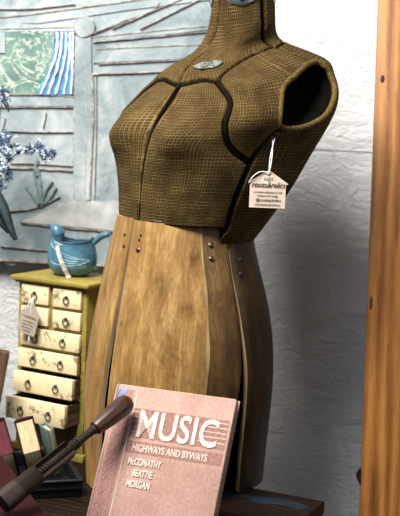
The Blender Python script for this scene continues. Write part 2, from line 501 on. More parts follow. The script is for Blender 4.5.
def make_skirt(name, c0, c1, c2, dark, seed):
    k = NT(name, .5, .25)
    v = k.coord('Object', (9, 9, .8), loc=(seed, 0, seed))
    g = k.noise(v, 6, 7, .68, .6)
    fine = k.noise(k.coord('Object', (60, 60, 3.5), loc=(0, seed, 0)), 5, 5, .75)
    blot = k.noise(k.coord('Object', (1, 1, .6), loc=(seed, 2, 1)), 9, 8, .72, .8)
    f = k.math('ADD', k.math('MULTIPLY', g, .42), k.math('ADD', k.math('MULTIPLY', fine, .22), k.math('MULTIPLY', blot, .36)))
    c = k.ramp(f, [(.36, c0), (.5, c1), (.62, c2)])
    sp = k.noise(k.coord('Object', (1, 1, .35), loc=(5, seed, 3)), 42, 6, .7)
    c = k.mix(k.ramp(sp, [(.60, (0, 0, 0)), (.70, (.65, .65, .65))]), c, dark)
    wv = k.noise(k.coord('Object', (1, 1, .8), loc=(seed, 7, 1)), 5, 6, .7, 1.2)
    c = k.mix(k.ramp(wv, [(.54, (0, 0, 0)), (.66, (.6, .6, .6))]), c, dark)
    k.color(c); k.bump(f, .5, .0015)
    return k.m
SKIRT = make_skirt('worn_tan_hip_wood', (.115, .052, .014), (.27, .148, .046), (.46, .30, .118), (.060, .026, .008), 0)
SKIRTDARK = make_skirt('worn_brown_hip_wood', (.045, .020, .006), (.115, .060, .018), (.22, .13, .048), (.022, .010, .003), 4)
SKIRTSIDE = make_skirt('shaded_brown_hip_wood', (.011, .005, .0015), (.034, .017, .005), (.075, .041, .014), (.006, .003, .001), 8)  # side board's brown deepened to carry shade away from the key light
TIN = flat('dull_grey_tin', (.30, .31, .31), .38, 1, .35, 90)
STEEL = flat('dark_steel', (.10, .09, .085), .4, 1, .3, 200)
EDGEWOOD = make_wood('bare_sawn_edge', (.30, .19, .09), (.50, .36, .19), (.62, .48, .28), axis=2, stain=.4)
def shell(name, tl, tr, zb, zt, mat, thick=.009, nz=60, nt=44, split=None):
    """curved board between angle curves tl(z), tr(z)"""
    s = np.linspace(0, 1, nt); h = np.linspace(0, 1, nz)
    Hh, Ss = np.meshgrid(h, s, indexing='ij')
    ztop = zt(s) if callable(zt) else zt
    Z = zb + (ztop - zb) * Hh
    T = tl(Z) + (tr(Z) - tl(Z)) * Ss
    O = surf(RK, T, Z); n_ = surfn(RK, T, Z)
    edge = np.clip(np.minimum(Ss, 1 - Ss) / .03, 0, 1); O = O - n_ * (.0035 * (1 - edge) ** 2)[..., None]
    I = O - n_ * thick
    V = np.concatenate([O.reshape(-1, 3), I.reshape(-1, 3)]); off = nz * nt
    Fq = []
    ix = lambda i, j: i * nt + j
    for i in range(nz - 1):
        for j in range(nt - 1):
            Fq.append((ix(i, j), ix(i + 1, j), ix(i + 1, j + 1), ix(i, j + 1)))
            Fq.append((off + ix(i, j), off + ix(i, j + 1), off + ix(i + 1, j + 1), off + ix(i + 1, j)))
    nside = len(Fq)
    for i in range(nz - 1):
        Fq.append((ix(i, 0), off + ix(i, 0), off + ix(i + 1, 0), ix(i + 1, 0)))
        Fq.append((ix(i, nt - 1), ix(i + 1, nt - 1), off + ix(i + 1, nt - 1), off + ix(i, nt - 1)))
    for j in range(nt - 1):
        Fq.append((ix(0, j), ix(0, j + 1), off + ix(0, j + 1), off + ix(0, j)))
        Fq.append((ix(nz - 1, j), off + ix(nz - 1, j), off + ix(nz - 1, j + 1), ix(nz - 1, j + 1)))
    bm = bmesh.new()
    vs = [bm.verts.new(v) for v in V]
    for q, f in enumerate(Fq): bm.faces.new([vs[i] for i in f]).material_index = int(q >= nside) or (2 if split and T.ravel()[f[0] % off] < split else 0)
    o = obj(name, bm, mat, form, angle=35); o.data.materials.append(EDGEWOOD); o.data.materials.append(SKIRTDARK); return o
def cv(pts):
    z = np.array([p[0] for p in pts]); v = np.array([p[1] for p in pts])
    return lambda Z: np.interp(Z, z, v)
def build_skirt():
    pi = math.pi
    fr = cv([(0, .28), (.06, .18), (.12, .075), (.17, .025), (.22, .008), (.30, .018), (.38, .026), (.45, .006)])
    rl = cv([(0, -.20), (.06, -.14), (.12, -.10), (.20, -.065), (.24, -.046), (.29, -.012), (.37, .012), (.43, .004)])
    cl = cv([(0, pi / 2 + .006), (.46, pi / 2 + .012)])
    cl2 = cv([(0, pi / 2 + .13), (.2, pi / 2 + .10), (.33, pi / 2 + .06), (.46, pi / 2 + .034)])
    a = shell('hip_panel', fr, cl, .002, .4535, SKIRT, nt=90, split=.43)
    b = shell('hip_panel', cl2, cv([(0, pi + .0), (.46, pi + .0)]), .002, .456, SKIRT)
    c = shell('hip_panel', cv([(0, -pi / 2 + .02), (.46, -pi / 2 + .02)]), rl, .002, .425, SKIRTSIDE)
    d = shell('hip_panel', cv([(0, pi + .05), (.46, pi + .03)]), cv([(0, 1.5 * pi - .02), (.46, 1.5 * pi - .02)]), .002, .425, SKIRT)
    # core added to blacken the board gaps, and the tin band under the bodice
    zz = np.linspace(.004, .452, 24); t = np.linspace(0, 2 * pi, 64, endpoint=False)
    T, Z = np.meshgrid(t, zz)
    P = surf(RK, T, Z) - surfn(RK, T, Z) * .02
    Fq = [(i * 64 + j, i * 64 + (j + 1) % 64, (i + 1) * 64 + (j + 1) % 64, (i + 1) * 64 + j) for i in range(23) for j in range(64)]
    Fq += [tuple(range(64))[::-1], tuple(range(23 * 64, 24 * 64))]
    from_np('inner_core', P.reshape(-1, 3), Fq, DARKFAB, form)
    Z = np.linspace(.428, .458, 4); T, Zg = np.meshgrid(np.linspace(0, 2 * pi, 96, endpoint=False), Z)
    P = surf(RK, T, Zg) - surfn(RK, T, Zg) * .010
    Fq = [(i * 96 + j, i * 96 + (j + 1) % 96, (i + 1) * 96 + (j + 1) % 96, (i + 1) * 96 + j) for i in range(3) for j in range(96)]
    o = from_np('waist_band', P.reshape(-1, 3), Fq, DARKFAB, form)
    o['label'] = 'dark metal band in the gap under the bodice'
    # adjusting slide in the gap
    tt = np.linspace(.5, 1.3, 16)
    bm = bmesh.new(); tube(bm, list(surf(RK, tt, .4555 + 0 * tt) - surfn(RK, tt, .455 + 0 * tt) * .001), .0018, 8)
    obj('adjusting_rod', bm, STEEL, form, smooth=True)['label'] = 'grey metal rod at the waist'
    # screws in the boards
    for tt, z, r_ in SCREWS:
        p = surf(RK, tt, z); n_ = surfn(RK, tt, z)
        q = Vector(n_).to_track_quat('Z', 'Y').to_matrix().to_4x4(); q.translation = Vector(p)
        bm = bmesh.new(); lathe(bm, [(r_, -.002), (r_, .0005), (r_ * .75, .0016), (r_ * .2, .0020)], 12, q)
        bx(bm, (-r_ * .8, -.0005, .0017), (r_ * .8, .0005, .0023), 0, q)
        obj('screw', bm, STEEL, form, angle=40)
    # pale glued joint running down the front board
    zz = np.linspace(.452, .08, 60); ta = .432 + .006 * np.sin(zz * 19)
    hw = .0014 + .0016 * np.sin(zz * 31) ** 2
    bm = bmesh.new(); rows = []
    for z_, t_, h_ in zip(zz, ta, hw):
        dt = h_ / .13
        rows.append([bm.verts.new(surf(RK, t_ + q, z_) + surfn(RK, t_ + q, z_) * .0004) for q in (-dt, 0, dt)])
    for i in range(len(rows) - 1):
        for q in (0, 1): bm.faces.new((rows[i][q], rows[i + 1][q], rows[i + 1][q + 1], rows[i][q + 1]))
    o = obj('glued_joint', bm, make_wood('pale_worn_wood', (.16, .10, .04), (.30, .20, .085), (.42, .30, .14), axis=2), form, smooth=True)
SCREWS = []
SCREWS = [(1.684, 0.4271, .0026), (1.658, 0.4087, .0026), (1.396, 0.4304, .0022), (1.414, 0.4231, .0022), (1.418, 0.4067, .0045),
          (0.292, 0.4218, .0046), (0.305, 0.4008, .0046), (-0.105, 0.3975, .0042), (-0.087, 0.3751, .0042)]
build_skirt()
def patch(name, t0, z0, du, dz, outline, mat, off=.001, thick=.0016, dome=0):
    """thin plate following the bodice; du, dz half sizes in metres, outline(angle) 0..1"""
    nr, na = 8, 40
    p0 = surf(RB, t0, z0); e = 1e-3
    ut = np.linalg.norm(surf(RB, t0 + e, z0) - p0) / e; uz = np.linalg.norm(surf(RB, t0, z0 + e) - p0) / e
    V = []; Fq = []
    for i in range(nr + 1):
        for k in range(na):
            w = 2 * math.pi * k / na; r_ = i / nr * outline(w)
            a, b = du * r_ * math.cos(w), dz * r_ * math.sin(w)
            tt, zz = t0 + a / ut, z0 + b / uz
            V.append(surf(RB, tt, zz) + surfn(RB, tt, zz) * (off + dome * (1 - (i / nr) ** 2)))
    for i in range(nr):
        for k in range(na):
            Fq.append((i * na + k, i * na + (k + 1) % na, (i + 1) * na + (k + 1) % na, (i + 1) * na + k))
    bm = bmesh.new(); vs = [bm.verts.new(v) for v in V]
    for f in Fq: bm.faces.new([vs[i] for i in f])
    bmesh.ops.remove_doubles(bm, verts=bm.verts, dist=1e-6)
    bmesh.ops.recalc_face_normals(bm, faces=bm.faces)
    o = obj(name, bm, mat, form, angle=40)
    s = o.modifiers.new('thickness', 'SOLIDIFY'); s.thickness = thick; s.offset = 1
    return o
SILVER = flat('tarnished_silver_plate', (.42, .45, .46), .3, 1, .25, 120)
BADGE = flat('tarnished_badge_metal', (.16, .17, .155), .62, .5, .5, 260, bump=.5)
for tt in (.74, math.pi - .74, -.74, math.pi + .74):
    pl = patch('neck_plate', tt, .8300, .026, .0175, lambda w: 1, SILVER, .0008, .0012, .002)
    p = surf(RB, tt, .8225); n_ = surfn(RB, tt, .8225)
    q = Vector(n_).to_track_quat('Z', 'Y').to_matrix().to_4x4(); q.translation = Vector(p) + Vector(n_) * .003
    bm = bmesh.new(); lathe(bm, [(.0036, -.001), (.0036, .0008), (.0022, .0018), (.0005, .002)], 14, q)
    obj('plate_screw', bm, STEEL, pl, angle=40)
# winged badge
bd = patch('badge', 1.05, .7325, .0255, .0108, lambda w: .78 + .22 * abs(math.cos(w)) ** .5 - .10 * abs(math.sin(3 * w)) , BADGE, .0012, .0014, .0016)
bd['label'] = 'small tarnished metal badge'
bm = bmesh.new()
for k in range(5):
    ta = np.linspace(.88 + .012 * k, 1.22 - .02 * k, 8)
    za = .7282 + .0021 * k + 0 * ta + .0012 * np.sin((ta - .9) * 14 + k)
    tube(bm, list(surf(RB, ta, za) + surfn(RB, ta, za) * .0044), .0006, 5)
obj('badge_engraving', bm, STEEL, bd, smooth=True)
# pole cap at the top of the neck
bm = bmesh.new(); top = surf(RB, np.linspace(0, 2 * np.pi, 40, endpoint=False), .866).mean(0)
lathe(bm, [(.046, -.004), (.049, .003), (.045, .012), (.02, .018), (.016, .03), (.004, .034)], 32, Matrix.Translation(Vector(top)))
obj('neck_cap', bm, make_wood('dark_turned_wood', (.03, .012, .006), (.07, .03, .013), (.12, .055, .025)), form, angle=40)

# ------------------------------------------------------------------ trunk and bench
TR = Vector((.2245, -.0684, 0)); TY = R(25)
TX = Vector((math.cos(TY), -math.sin(TY), 0)); TB = Vector((math.sin(TY), math.cos(TY), 0))
TM = Matrix((TX, TB, Vector((0, 0, 1)))).transposed().to_4x4(); TM.translation = TR
DARKWOOD = make_wood('dark_worn_trunk_wood', (.004, .0022, .001), (.010, .005, .003), (.028, .014, .008), axis=0, stain=.8, rough=.6, spec=.12)
BLACKPAINT = flat('chipped_black_paint', (.006, .007, .009), .5, var=.5, scale=25)
def build_trunk():
    t = thing('storage_box', 'dark worn wooden box the dress form and pink music book stand on', 'box', TR); t.rotation_euler = (0, 0, -TY)
    box('lid', (-.93, -.62, -.022), (0, 0, 0), DARKWOOD, t, .002)
    box('body', (-.925, -.61, -.47), (-.006, -.006, -.0225), BLACKPAINT, t, .003)
    box('plinth', (-.93, -.615, -.5), (-.001, -.001, -.47), DARKWOOD, t, .002)
    # patch of old black paint left on the lid
    bm = bmesh.new()
    pts = [(-.19, -.055), (-.15, -.035), (-.11, -.04), (-.07, -.030), (-.03, -.034), (-.012, -.045), (-.02, -.066), (-.06, -.060), (-.09, -.072), (-.13, -.062), (-.17, -.075)]
    pts = smooth_pts([(x, y, 0.0) for x, y in pts], 4, True)
    prism(bm, [(p[0], p[1], .0002) for p in pts], (1, 0, 0), (0, 1, 0), .0004)
    obj('paint_remnant', bm, flat('old_blue_black_paint', (.008, .015, .022), .5, var=.6, scale=40), t)
    for x in (-.91, -.018):
        for y in (-.60, -.018): box('corner_fitting', (x - .018, y - .018, -.06), (x + .018, y + .018, -.024), STEEL, t, .003)
    b = thing('wooden_bench', 'low dark bench behind the dark box, carrying the yellow chest of drawers', 'bench', TR); b.rotation_euler = (0, 0, -TY)
    box('seat', (-.63, .002, -.03), (-.225, .165, 0), DARKWOOD, b, .002)
    for x in (-.61, -.26):
        for y in (.025, .145): box('leg', (x - .015, y - .015, -.5), (x + .015, y + .015, -.0305), DARKWOOD, b, .002)
build_trunk()

# ------------------------------------------------------------------ painting on the wall
YP = .338
def pp(x, y, out=0.0): return at(x, y, YP - out)
def build_painting():
    k = NT('mottled_pale_blue_paint', .8, .2)
    v = k.coord('Object')
    a = k.noise(v, 9, 6, .65, .8); b = k.noise(k.coord('Object', (1, 1, 1), loc=(4, 2, 1)), 28, 5, .7, 1.0)
    z = k.n('SeparateXYZ', Vector=v).outputs[2]
    c = k.ramp(a, [(.32, (.60, .65, .665)), (.5, (.76, .79, .79)), (.68, (.87, .87, .855))])
    c = k.mix(k.ramp(b, [(.55, (0, 0, 0)), (.75, (.6, .6, .6))]), c, (.42, .43, .42))
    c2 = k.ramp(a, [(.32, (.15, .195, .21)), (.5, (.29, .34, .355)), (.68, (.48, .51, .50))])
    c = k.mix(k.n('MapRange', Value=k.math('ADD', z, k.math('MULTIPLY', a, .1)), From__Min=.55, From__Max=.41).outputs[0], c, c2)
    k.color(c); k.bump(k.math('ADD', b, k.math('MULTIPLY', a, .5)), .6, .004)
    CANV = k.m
    k = NT('weathered_brown_line', .9, .1)
    f = k.noise(k.coord(), 70, 4, .7)
    k.color(k.ramp(f, [(.35, (.17, .12, .10)), (.52, (.36, .31, .28)), (.68, (.62, .61, .60))])); LINE = k.m
    LITE = flat('chalky_pale_paint', (.74, .78, .79), .85, var=.14, scale=35, bump=.5)
    BOARD = flat('chalky_grey_board_paint', (.43, .44, .43), .85, var=.25, scale=30, bump=.5)
    p = thing('relief_painting', 'pale blue mixed-media relief painting of a house front on the wall', 'painting', pp(100, 130))
    o = p.location.copy()
    def fin(name, bm, mat, par=p, **kw):
        for v_ in bm.verts: v_.co -= o
        return obj(name, bm, mat, par, **kw)
    # canvas slab with an uneven lower edge
    bm = bmesh.new()
    low = [(-60 + 12 * i, 261 + .042 * (12 * i) + rng.uniform(-1.6, 1.6)) for i in range(25)]
    poly = [pp(-60, -60)] + [pp(*q) for q in low] + [pp(240, -60)]
    prism(bm, [q for q in poly], (1, 0, 0), (0, 0, -1), YW - YP - .004)
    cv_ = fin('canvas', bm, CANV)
    def ribbon(bm, pts, w, out, jit=.2):
        """raised strip along photo points, w in px, out in metres"""
        pts = smooth_pts([(x, y, 0) for x, y in pts], 6) if len(pts) > 2 else [np.array((*pts[0], 0)) * (1 - s) + np.array((*pts[1], 0)) * s for s in np.linspace(0, 1, 14)]
        L, Q = [], []
        for i, q in enumerate(pts):
            d = pts[min(i + 1, len(pts) - 1)] - pts[max(i - 1, 0)]; n_ = np.array((-d[1], d[0])) / max(1e-6, math.hypot(d[0], d[1]))
            j = rng.uniform(-jit, jit) * .5; h = w / 2 * rng.uniform(.55, 1.25)
            L.append((q[0] + n_[0] * (h + j), q[1] + n_[1] * (h + j))); Q.append((q[0] - n_[0] * (h - j), q[1] - n_[1] * (h - j)))
        fr = [[bm.verts.new(pp(x, y, out)) for x, y in S_] for S_ in (L, Q)]
        bk = [[bm.verts.new(pp(x, y, -.001)) for x, y in S_] for S_ in (L, Q)]
        n = len(pts)
        for i in range(n - 1):
            bm.faces.new((fr[0][i], fr[0][i + 1], fr[1][i + 1], fr[1][i]))
            bm.faces.new((fr[0][i], bk[0][i], bk[0][i + 1], fr[0][i + 1]))
            bm.faces.new((fr[1][i + 1], bk[1][i + 1], bk[1][i], fr[1][i]))
        for i in (0, n - 1): bm.faces.new((fr[0][i], fr[1][i], bk[1][i], bk[0][i]))
    def slab(bm, poly, out):
        prism(bm, [pp(x, y, out) for x, y in poly], (1, 0, 0), (0, 0, -1), out + .001)
    # raised pale boards: gutter, posts, rails, sill, table-like board
    bm = bmesh.new()
    slab(bm, [(-60, 24), (-60, 14), (40, 14), (128, 2), (240, -12), (240, -4), (128, 10), (40, 23)], .0025)
    slab(bm, [(75, 36), (91, 36), (92, 110), (90, 200), (73, 204), (74, 110)], .004)
    slab(bm, [(93, 37), (215, 25), (215, 29), (93, 42)], .003)
    slab(bm, [(93, 50), (215, 44), (215, 57), (93, 63)], .003)
    slab(bm, [(-30, 97), (75, 97), (75, 106), (-30, 106)], .003)
    slab(bm, [(-30, 20), (75, 27), (75, 31), (-30, 32)], .003)
    slab(bm, [(-10, 32.5), (5, 32.5), (5, 53), (-10, 53)], .0065)
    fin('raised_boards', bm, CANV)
    bm = bmesh.new()
    slab(bm, [(21, 222), (71, 201), (150, 203), (150, 236), (118, 231)], .005)
    fin('painted_shelf', bm, BOARD)
    bm = bmesh.new()
    slab(bm, [(84 + 10.5 * math.cos(w), 26.5 + 10 * math.sin(w)) for w in np.linspace(0, 2 * math.pi, 28, endpoint=False)], .006)
    fin('post_finial', bm, CANV)
    # brown line work
    bm = bmesh.new()
    for pts, w in [
        ([(-60, 6), (20, 9), (75, 4)], 1.0), ([(-60, 18), (0, 17), (40, 13), (128, 1), (160, -4)], 2.0), ([(0, 29), (75, 27)], 1.0),
        ([(92, 37), (215, 25)], 1.4), ([(93, 42), (215, 31)], 1.2), ([(95, 49), (215, 44)], 1.3), ([(98, 64), (215, 58)], 1.3),
        ([(93, 74), (150, 72), (170, 70)], 2.0), ([(92, 74), (93, 110), (91, 165), (89, 200)], 2.2), ([(96, 75), (96, 130), (94, 198)], .9),
        ([(75, 38), (74, 110), (73, 160), (74, 200)], 1.2), ([(86, 40), (86, 120), (85, 198)], .8),
        ([(94, 33), (140, 16), (184, -2)], 1.5), ([(112, 29), (150, 12), (160, 2)], 1.0), ([(140, 29), (170, 14), (202, -2)], 1.3), ([(93, 34), (120, 22), (150, 12)], .8),
        ([(-20, 93), (30, 94), (75, 97)], 1.6), ([(-20, 107), (74, 107)], 1.5), ([(5, 131), (40, 132), (74, 132)], 1.1),
        ([(10, 163), (40, 164), (74, 166)], 1.2), ([(-10, 169), (12, 168), (45, 169), (74, 171)], 2.6),
        ([(20, 222), (45, 212), (71, 201)], 1.6), ([(71, 201), (118, 203), (160, 204)], 1.3), ([(21, 223), (70, 228), (118, 232), (160, 236)], 1.8),
        ([(-10, 212), (10, 211), (30, 209), (45, 204), (60, 196)], 1.4), ([(46, 112), (43, 128)], .8), ([(5, 118), (2, 130)], .8),
        ([(95, 32 - 5), (84 + 9, 30)], .8), ([(0, 246), (40, 250), (90, 254)], 1.0), ([(-20, 259), (40, 262), (110, 266)], 3.2)]:
        ribbon(bm, pts, w * .62, .0044)
    ribbon(bm, [(84 + 10.5 * math.cos(w), 26.5 + 10 * math.sin(w)) for w in np.linspace(.3, 6.2, 16)], 1.0, .0066)
    fin('brown_outlines', bm, LINE)
    # green printed cloth window
    k = NT('sage_green_printed_cloth', .9, .1)
    v = k.coord(); n1 = k.noise(v, 14, 3, .6, 2.5)
    vein = k.math('LESS_THAN', k.math('ABSOLUTE', k.math('SUBTRACT', n1, .52)), .022)
    n2 = k.noise(k.coord('Object', (1, 1, 2), loc=(3, 3, 3)), 20, 4, .6, 1.5)
    c = k.ramp(k.noise(v, 18, 4), [(.35, (.09, .17, .145)), (.65, (.19, .28, .24))])
    c = k.mix(k.ramp(n2, [(.58, (0, 0, 0)), (.66, (.7, .7, .7))]), c, (.48, .56, .47))
    c = k.mix(k.math('MULTIPLY', vein, .75), c, (.60, .64, .52)); k.color(c)
    bm = bmesh.new()
    slab(bm, [(-20, 33), (20, 31), (56, 31), (54, 55), (49, 72), (38, 90), (41, 95), (12, 95), (-20, 88)], .004)
    fin('green_cloth_window', bm, k.m)
    # ribbed blue curtain
    STR = flat('bright_blue_ribbed_cloth', (.07, .19, .36), .8, var=.6, scale=30)
    WST = flat('white_ribbed_cloth', (.60, .70, .80), .8, var=.2, scale=40)
    bm = bmesh.new(); bm2 = bmesh.new()
    slab(bm, [(54, 31), (74, 31), (73, 95), (41, 95), (37, 91), (48, 72), (53, 55)], .0046)
    cu_ = fin('blue_curtain', bm, STR)
    for i, (x0, x1) in enumerate([(57, 41), (61.5, 48), (66, 56), (70, 64), (73, 71)]):
        ribbon(bm2, [(x0, 32), (x0 - .4, 50), (x0 + (x1 - x0) * .35, 68), (x1, 94)], 2.3, .0075, 1.0)
    fin('white_curtain_fold', bm2, WST)
    # tulip leaves
    LEAF = flat('grey_green_leaf_paint', (.17, .23, .23), .85, var=.3, scale=40)
    bm = bmesh.new()
    for pts, w in [([(39, 206), (37, 190), (33, 172)], 2.2), ([(40, 206), (41, 190), (38, 168)], 2.0), ([(41, 207), (45, 192), (52, 181)], 2.2), ([(38, 206), (33, 196), (26, 186)], 2.4), ([(40, 206), (48, 200), (56, 187)], 1.6), ([(37, 176), (35, 166), (38, 160)], 3.0)]:
        ribbon(bm, pts, w, .0056)
    fin('painted_tulips', bm, LEAF)
build_painting()

# ------------------------------------------------------------------ chest of drawers
YEL = None
def build_chest():
    k = NT('mustard_green_paint', .5, .35)
    f = k.noise(k.coord(), 22, 5, .7)
    e = k.noise(k.coord('Object', (1, 1, 1), loc=(2, 2, 2)), 45, 4, .7)
    c = k.ramp(f, [(.3, (.18, .135, .026)), (.7, (.34, .265, .056))])
    c = k.mix(k.ramp(e, [(.60, (0, 0, 0)), (.68, (.8, .8, .8))]), c, (.13, .07, .025))
    k.color(c); k.bump(e, .2, .001); YEL = k.m
    k = NT('chipped_cream_paint', .55, .3)
    v = k.coord(); f = k.noise(v, 30, 6, .72, .4)
    edge = k.math('ADD', f, k.math('MULTIPLY', k.noise(v, 140, 4, .7), .25))
    c = k.mix(k.ramp(edge, [(.69, (0, 0, 0)), (.74, (.85, .85, .85))]), (.78, .66, .40), (.17, .10, .05))
    k.color(c); k.bump(edge, .3, .001); CREAM = k.m
    IRONB = flat('black_iron', (.018, .015, .012), .6, .2, .4, 200)
    RAW = make_wood('raw_drawer_wood', (.05, .03, .016), (.13, .08, .045), (.22, .15, .09), axis=1)
    W, D, H, yaw = .152, .115, .3165, R(30)
    P = at(87.5, 288.5, .09)
    root = thing('chest_of_drawers', 'small mustard yellow chest with eight chipped cream drawers', 'chest of drawers',
                 (P.x - W * math.cos(yaw), P.y + W * math.sin(yaw), 0), -yaw)
    # local: x along the front, y depth, z up; origin front-left-bottom
    s = .009
    frame = bmesh.new()
    bx(frame, (0, 0, .012), (s, D, H), .0008); bx(frame, (W - s, 0, .012), (W, D, H), .0008)
    bx(frame, (s, D - .006, .012), (W - s, D, H), 0)
    rows = [(.2685, .3050), (.2285, .2635), (.1880, .2230), (.1465, .1825), (.1010, .1410), (.0520, .0960)]
    rows = [(.3105 - (.3050 - a_) * .958, .3105 - (.3050 - b_) * .958) for a_, b_ in rows]
    for z0, z1 in rows: bx(frame, (s, .0005, z1), (W - s, D - .006, z1 + .0048), .0005)
    bx(frame, (s, .0005, .012), (W - s, D - .006, rows[5][0]), .0005)
    bx(frame, (W / 2 - .0042, .0005, rows[1][0]), (W / 2 + .0042, D - .006, rows[0][1]), .0005)
    obj('carcass', frame, YEL, root, angle=40)
    top = bmesh.new()
    bx(top, (-.012, -.013, H), (W + .010, D + .006, H + .0085), .0026)
    bx(top, (-.006, -.006, H - .005), (W + .005, D, H), .002)
    obj('top_board', top, YEL, root, angle=40)
    bm = bmesh.new()
    bx(bm, (-.005, -.006, 0), (W + .005, D, .014), .002); obj('plinth', bm, YEL, root, angle=40)
    def drawer(x0, x1, z0, z1, out, pulls):
        g = .0008
        x0 += g; x1 -= g; z0 += g; z1 -= g
        dr = thing('drawer', None, None, (0, 0, 0)); dr.parent = root; dr.location = (0, -out, 0)
        f_ = bmesh.new(); bx(f_, (x0, -.006, z0), (x1, .004, z1), .0012); obj('drawer_front', f_, CREAM, dr, angle=40)
        f_ = bmesh.new(); t_ = .004; d1 = D - .012
        bx(f_, (x0 + .001, .004, z0), (x0 + .001 + t_, d1, z1 - .002)); bx(f_, (x1 - .001 - t_, .004, z0), (x1 - .001, d1, z1 - .002))
        bx(f_, (x0 + .005, .004, z0), (x1 - .005, d1, z0 + .003)); bx(f_, (x0 + .005, d1 - t_, z0 + .003), (x1 - .005, d1, z1 - .002))
        obj('drawer_box', f_, RAW, dr)
        for px in pulls:
            zc = (z0 + z1) / 2 + .003
            f_ = bmesh.new()
            torus(f_, (px, -.0085, zc - .0055), .0058, .00095, None, 20, 7, 1.15)
            q = Matrix.Translation((px, -.006, zc)) @ Matrix.Rotation(R(90), 4, 'X')
            lathe(f_, [(.0030, 0), (.0030, .0008), (.0014, .0016), (.0014, .0036), (.0004, .0042)], 12, q)
            obj('ring_pull', f_, IRONB, dr, smooth=True)
        return dr
    m = W / 2
    for r_ in (0, 1):
        z0, z1 = rows[r_]
        drawer(s, m - .0042, z0, z1, 0, [(s + m - .0042) / 2]); drawer(m + .0042, W - s, z0, z1, 0, [(W - s + m + .0042) / 2])
    for r_, out in ((2, .001), (3, .006), (4, .018), (5, .038)):
        z0, z1 = rows[r_]
        drawer(s, W - s, z0, z1, out, [s + .27 * (W - 2 * s), s + .73 * (W - 2 * s)])
    # paper price tag on the top-left ring
    Wm = Matrix.Translation(root.location) @ Matrix.Rotation(-yaw, 4, 'Z')
    rx = (s + m - .0042) / 2
    tg = thing('price_tag', 'house-shaped paper tag hanging from the top left drawer ring of the yellow chest', 'tag', Wm @ Vector((rx, -.012, .2885)), -yaw)
    PAPER = flat('grey_kraft_paper', (.33, .28, .22), .8, var=.12, scale=40)
    bm = bmesh.new()
    q = Matrix.Translation((.004, -.003, -.012)) @ Matrix.Rotation(R(10), 4, 'Y') @ Matrix.Rotation(R(-8), 4, 'X')
    poly = [(-.020, -.055), (.020, -.055), (.020, -.018), (.023, -.018), (0, .003), (-.023, -.018), (-.020, -.018)]
    prism(bm, [q @ Vector((x, 0, z)) for x, z in poly], (1, 0, 0), (0, 0, 1), .0006); obj('paper', bm, PAPER, tg)
    INK = flat('dark_ink', (.03, .025, .02), .8)
    ta = q @ Matrix.Rotation(R(90), 4, 'X')
    text('printed_text', 'roots&relics', .0065, INK, tg, Matrix.Translation((0, -.0009, 0)) @ ta @ Matrix.Translation((0, -.026, 0)), .0001, 0, 'CENTER', .25)
    for i in range(4):
        text('printed_text', ['curated collection of', 'antiques & vintage', '@rootsandrelics', 'rootsandrelics'][i], .0034, INK, tg, Matrix.Translation((0, -.0009, 0)) @ ta @ Matrix.Translation((0, -.0335 - .0055 * i, 0)), .0001, 0, 'CENTER')
    STRG = flat('white_string', (.62, .62, .60), .9)
    bm = bmesh.new()
    tube(bm, smooth_pts([(0, .002, .0), (.002, -.001, -.006), (.004, -.0035, -.0135)], 5), .0009, 6)
    tube(bm, smooth_pts([(0, .002, .0), (-.006, -.002, -.012), (-.012, -.004, -.03), (-.021, -.0075, -.066)], 6), .0012, 6)
    tube(bm, smooth_pts([(0, .002, .0), (.001, -.0045, -.014), (.0, -.006, -.05), (.002, -.011, -.084)], 6), .0013, 6)
    obj('string', bm, STRG, tg, smooth=True)
    return root, Wm, H + .0085, D, W
CH, CHM, CHZ, CHD, CHW = build_chest()

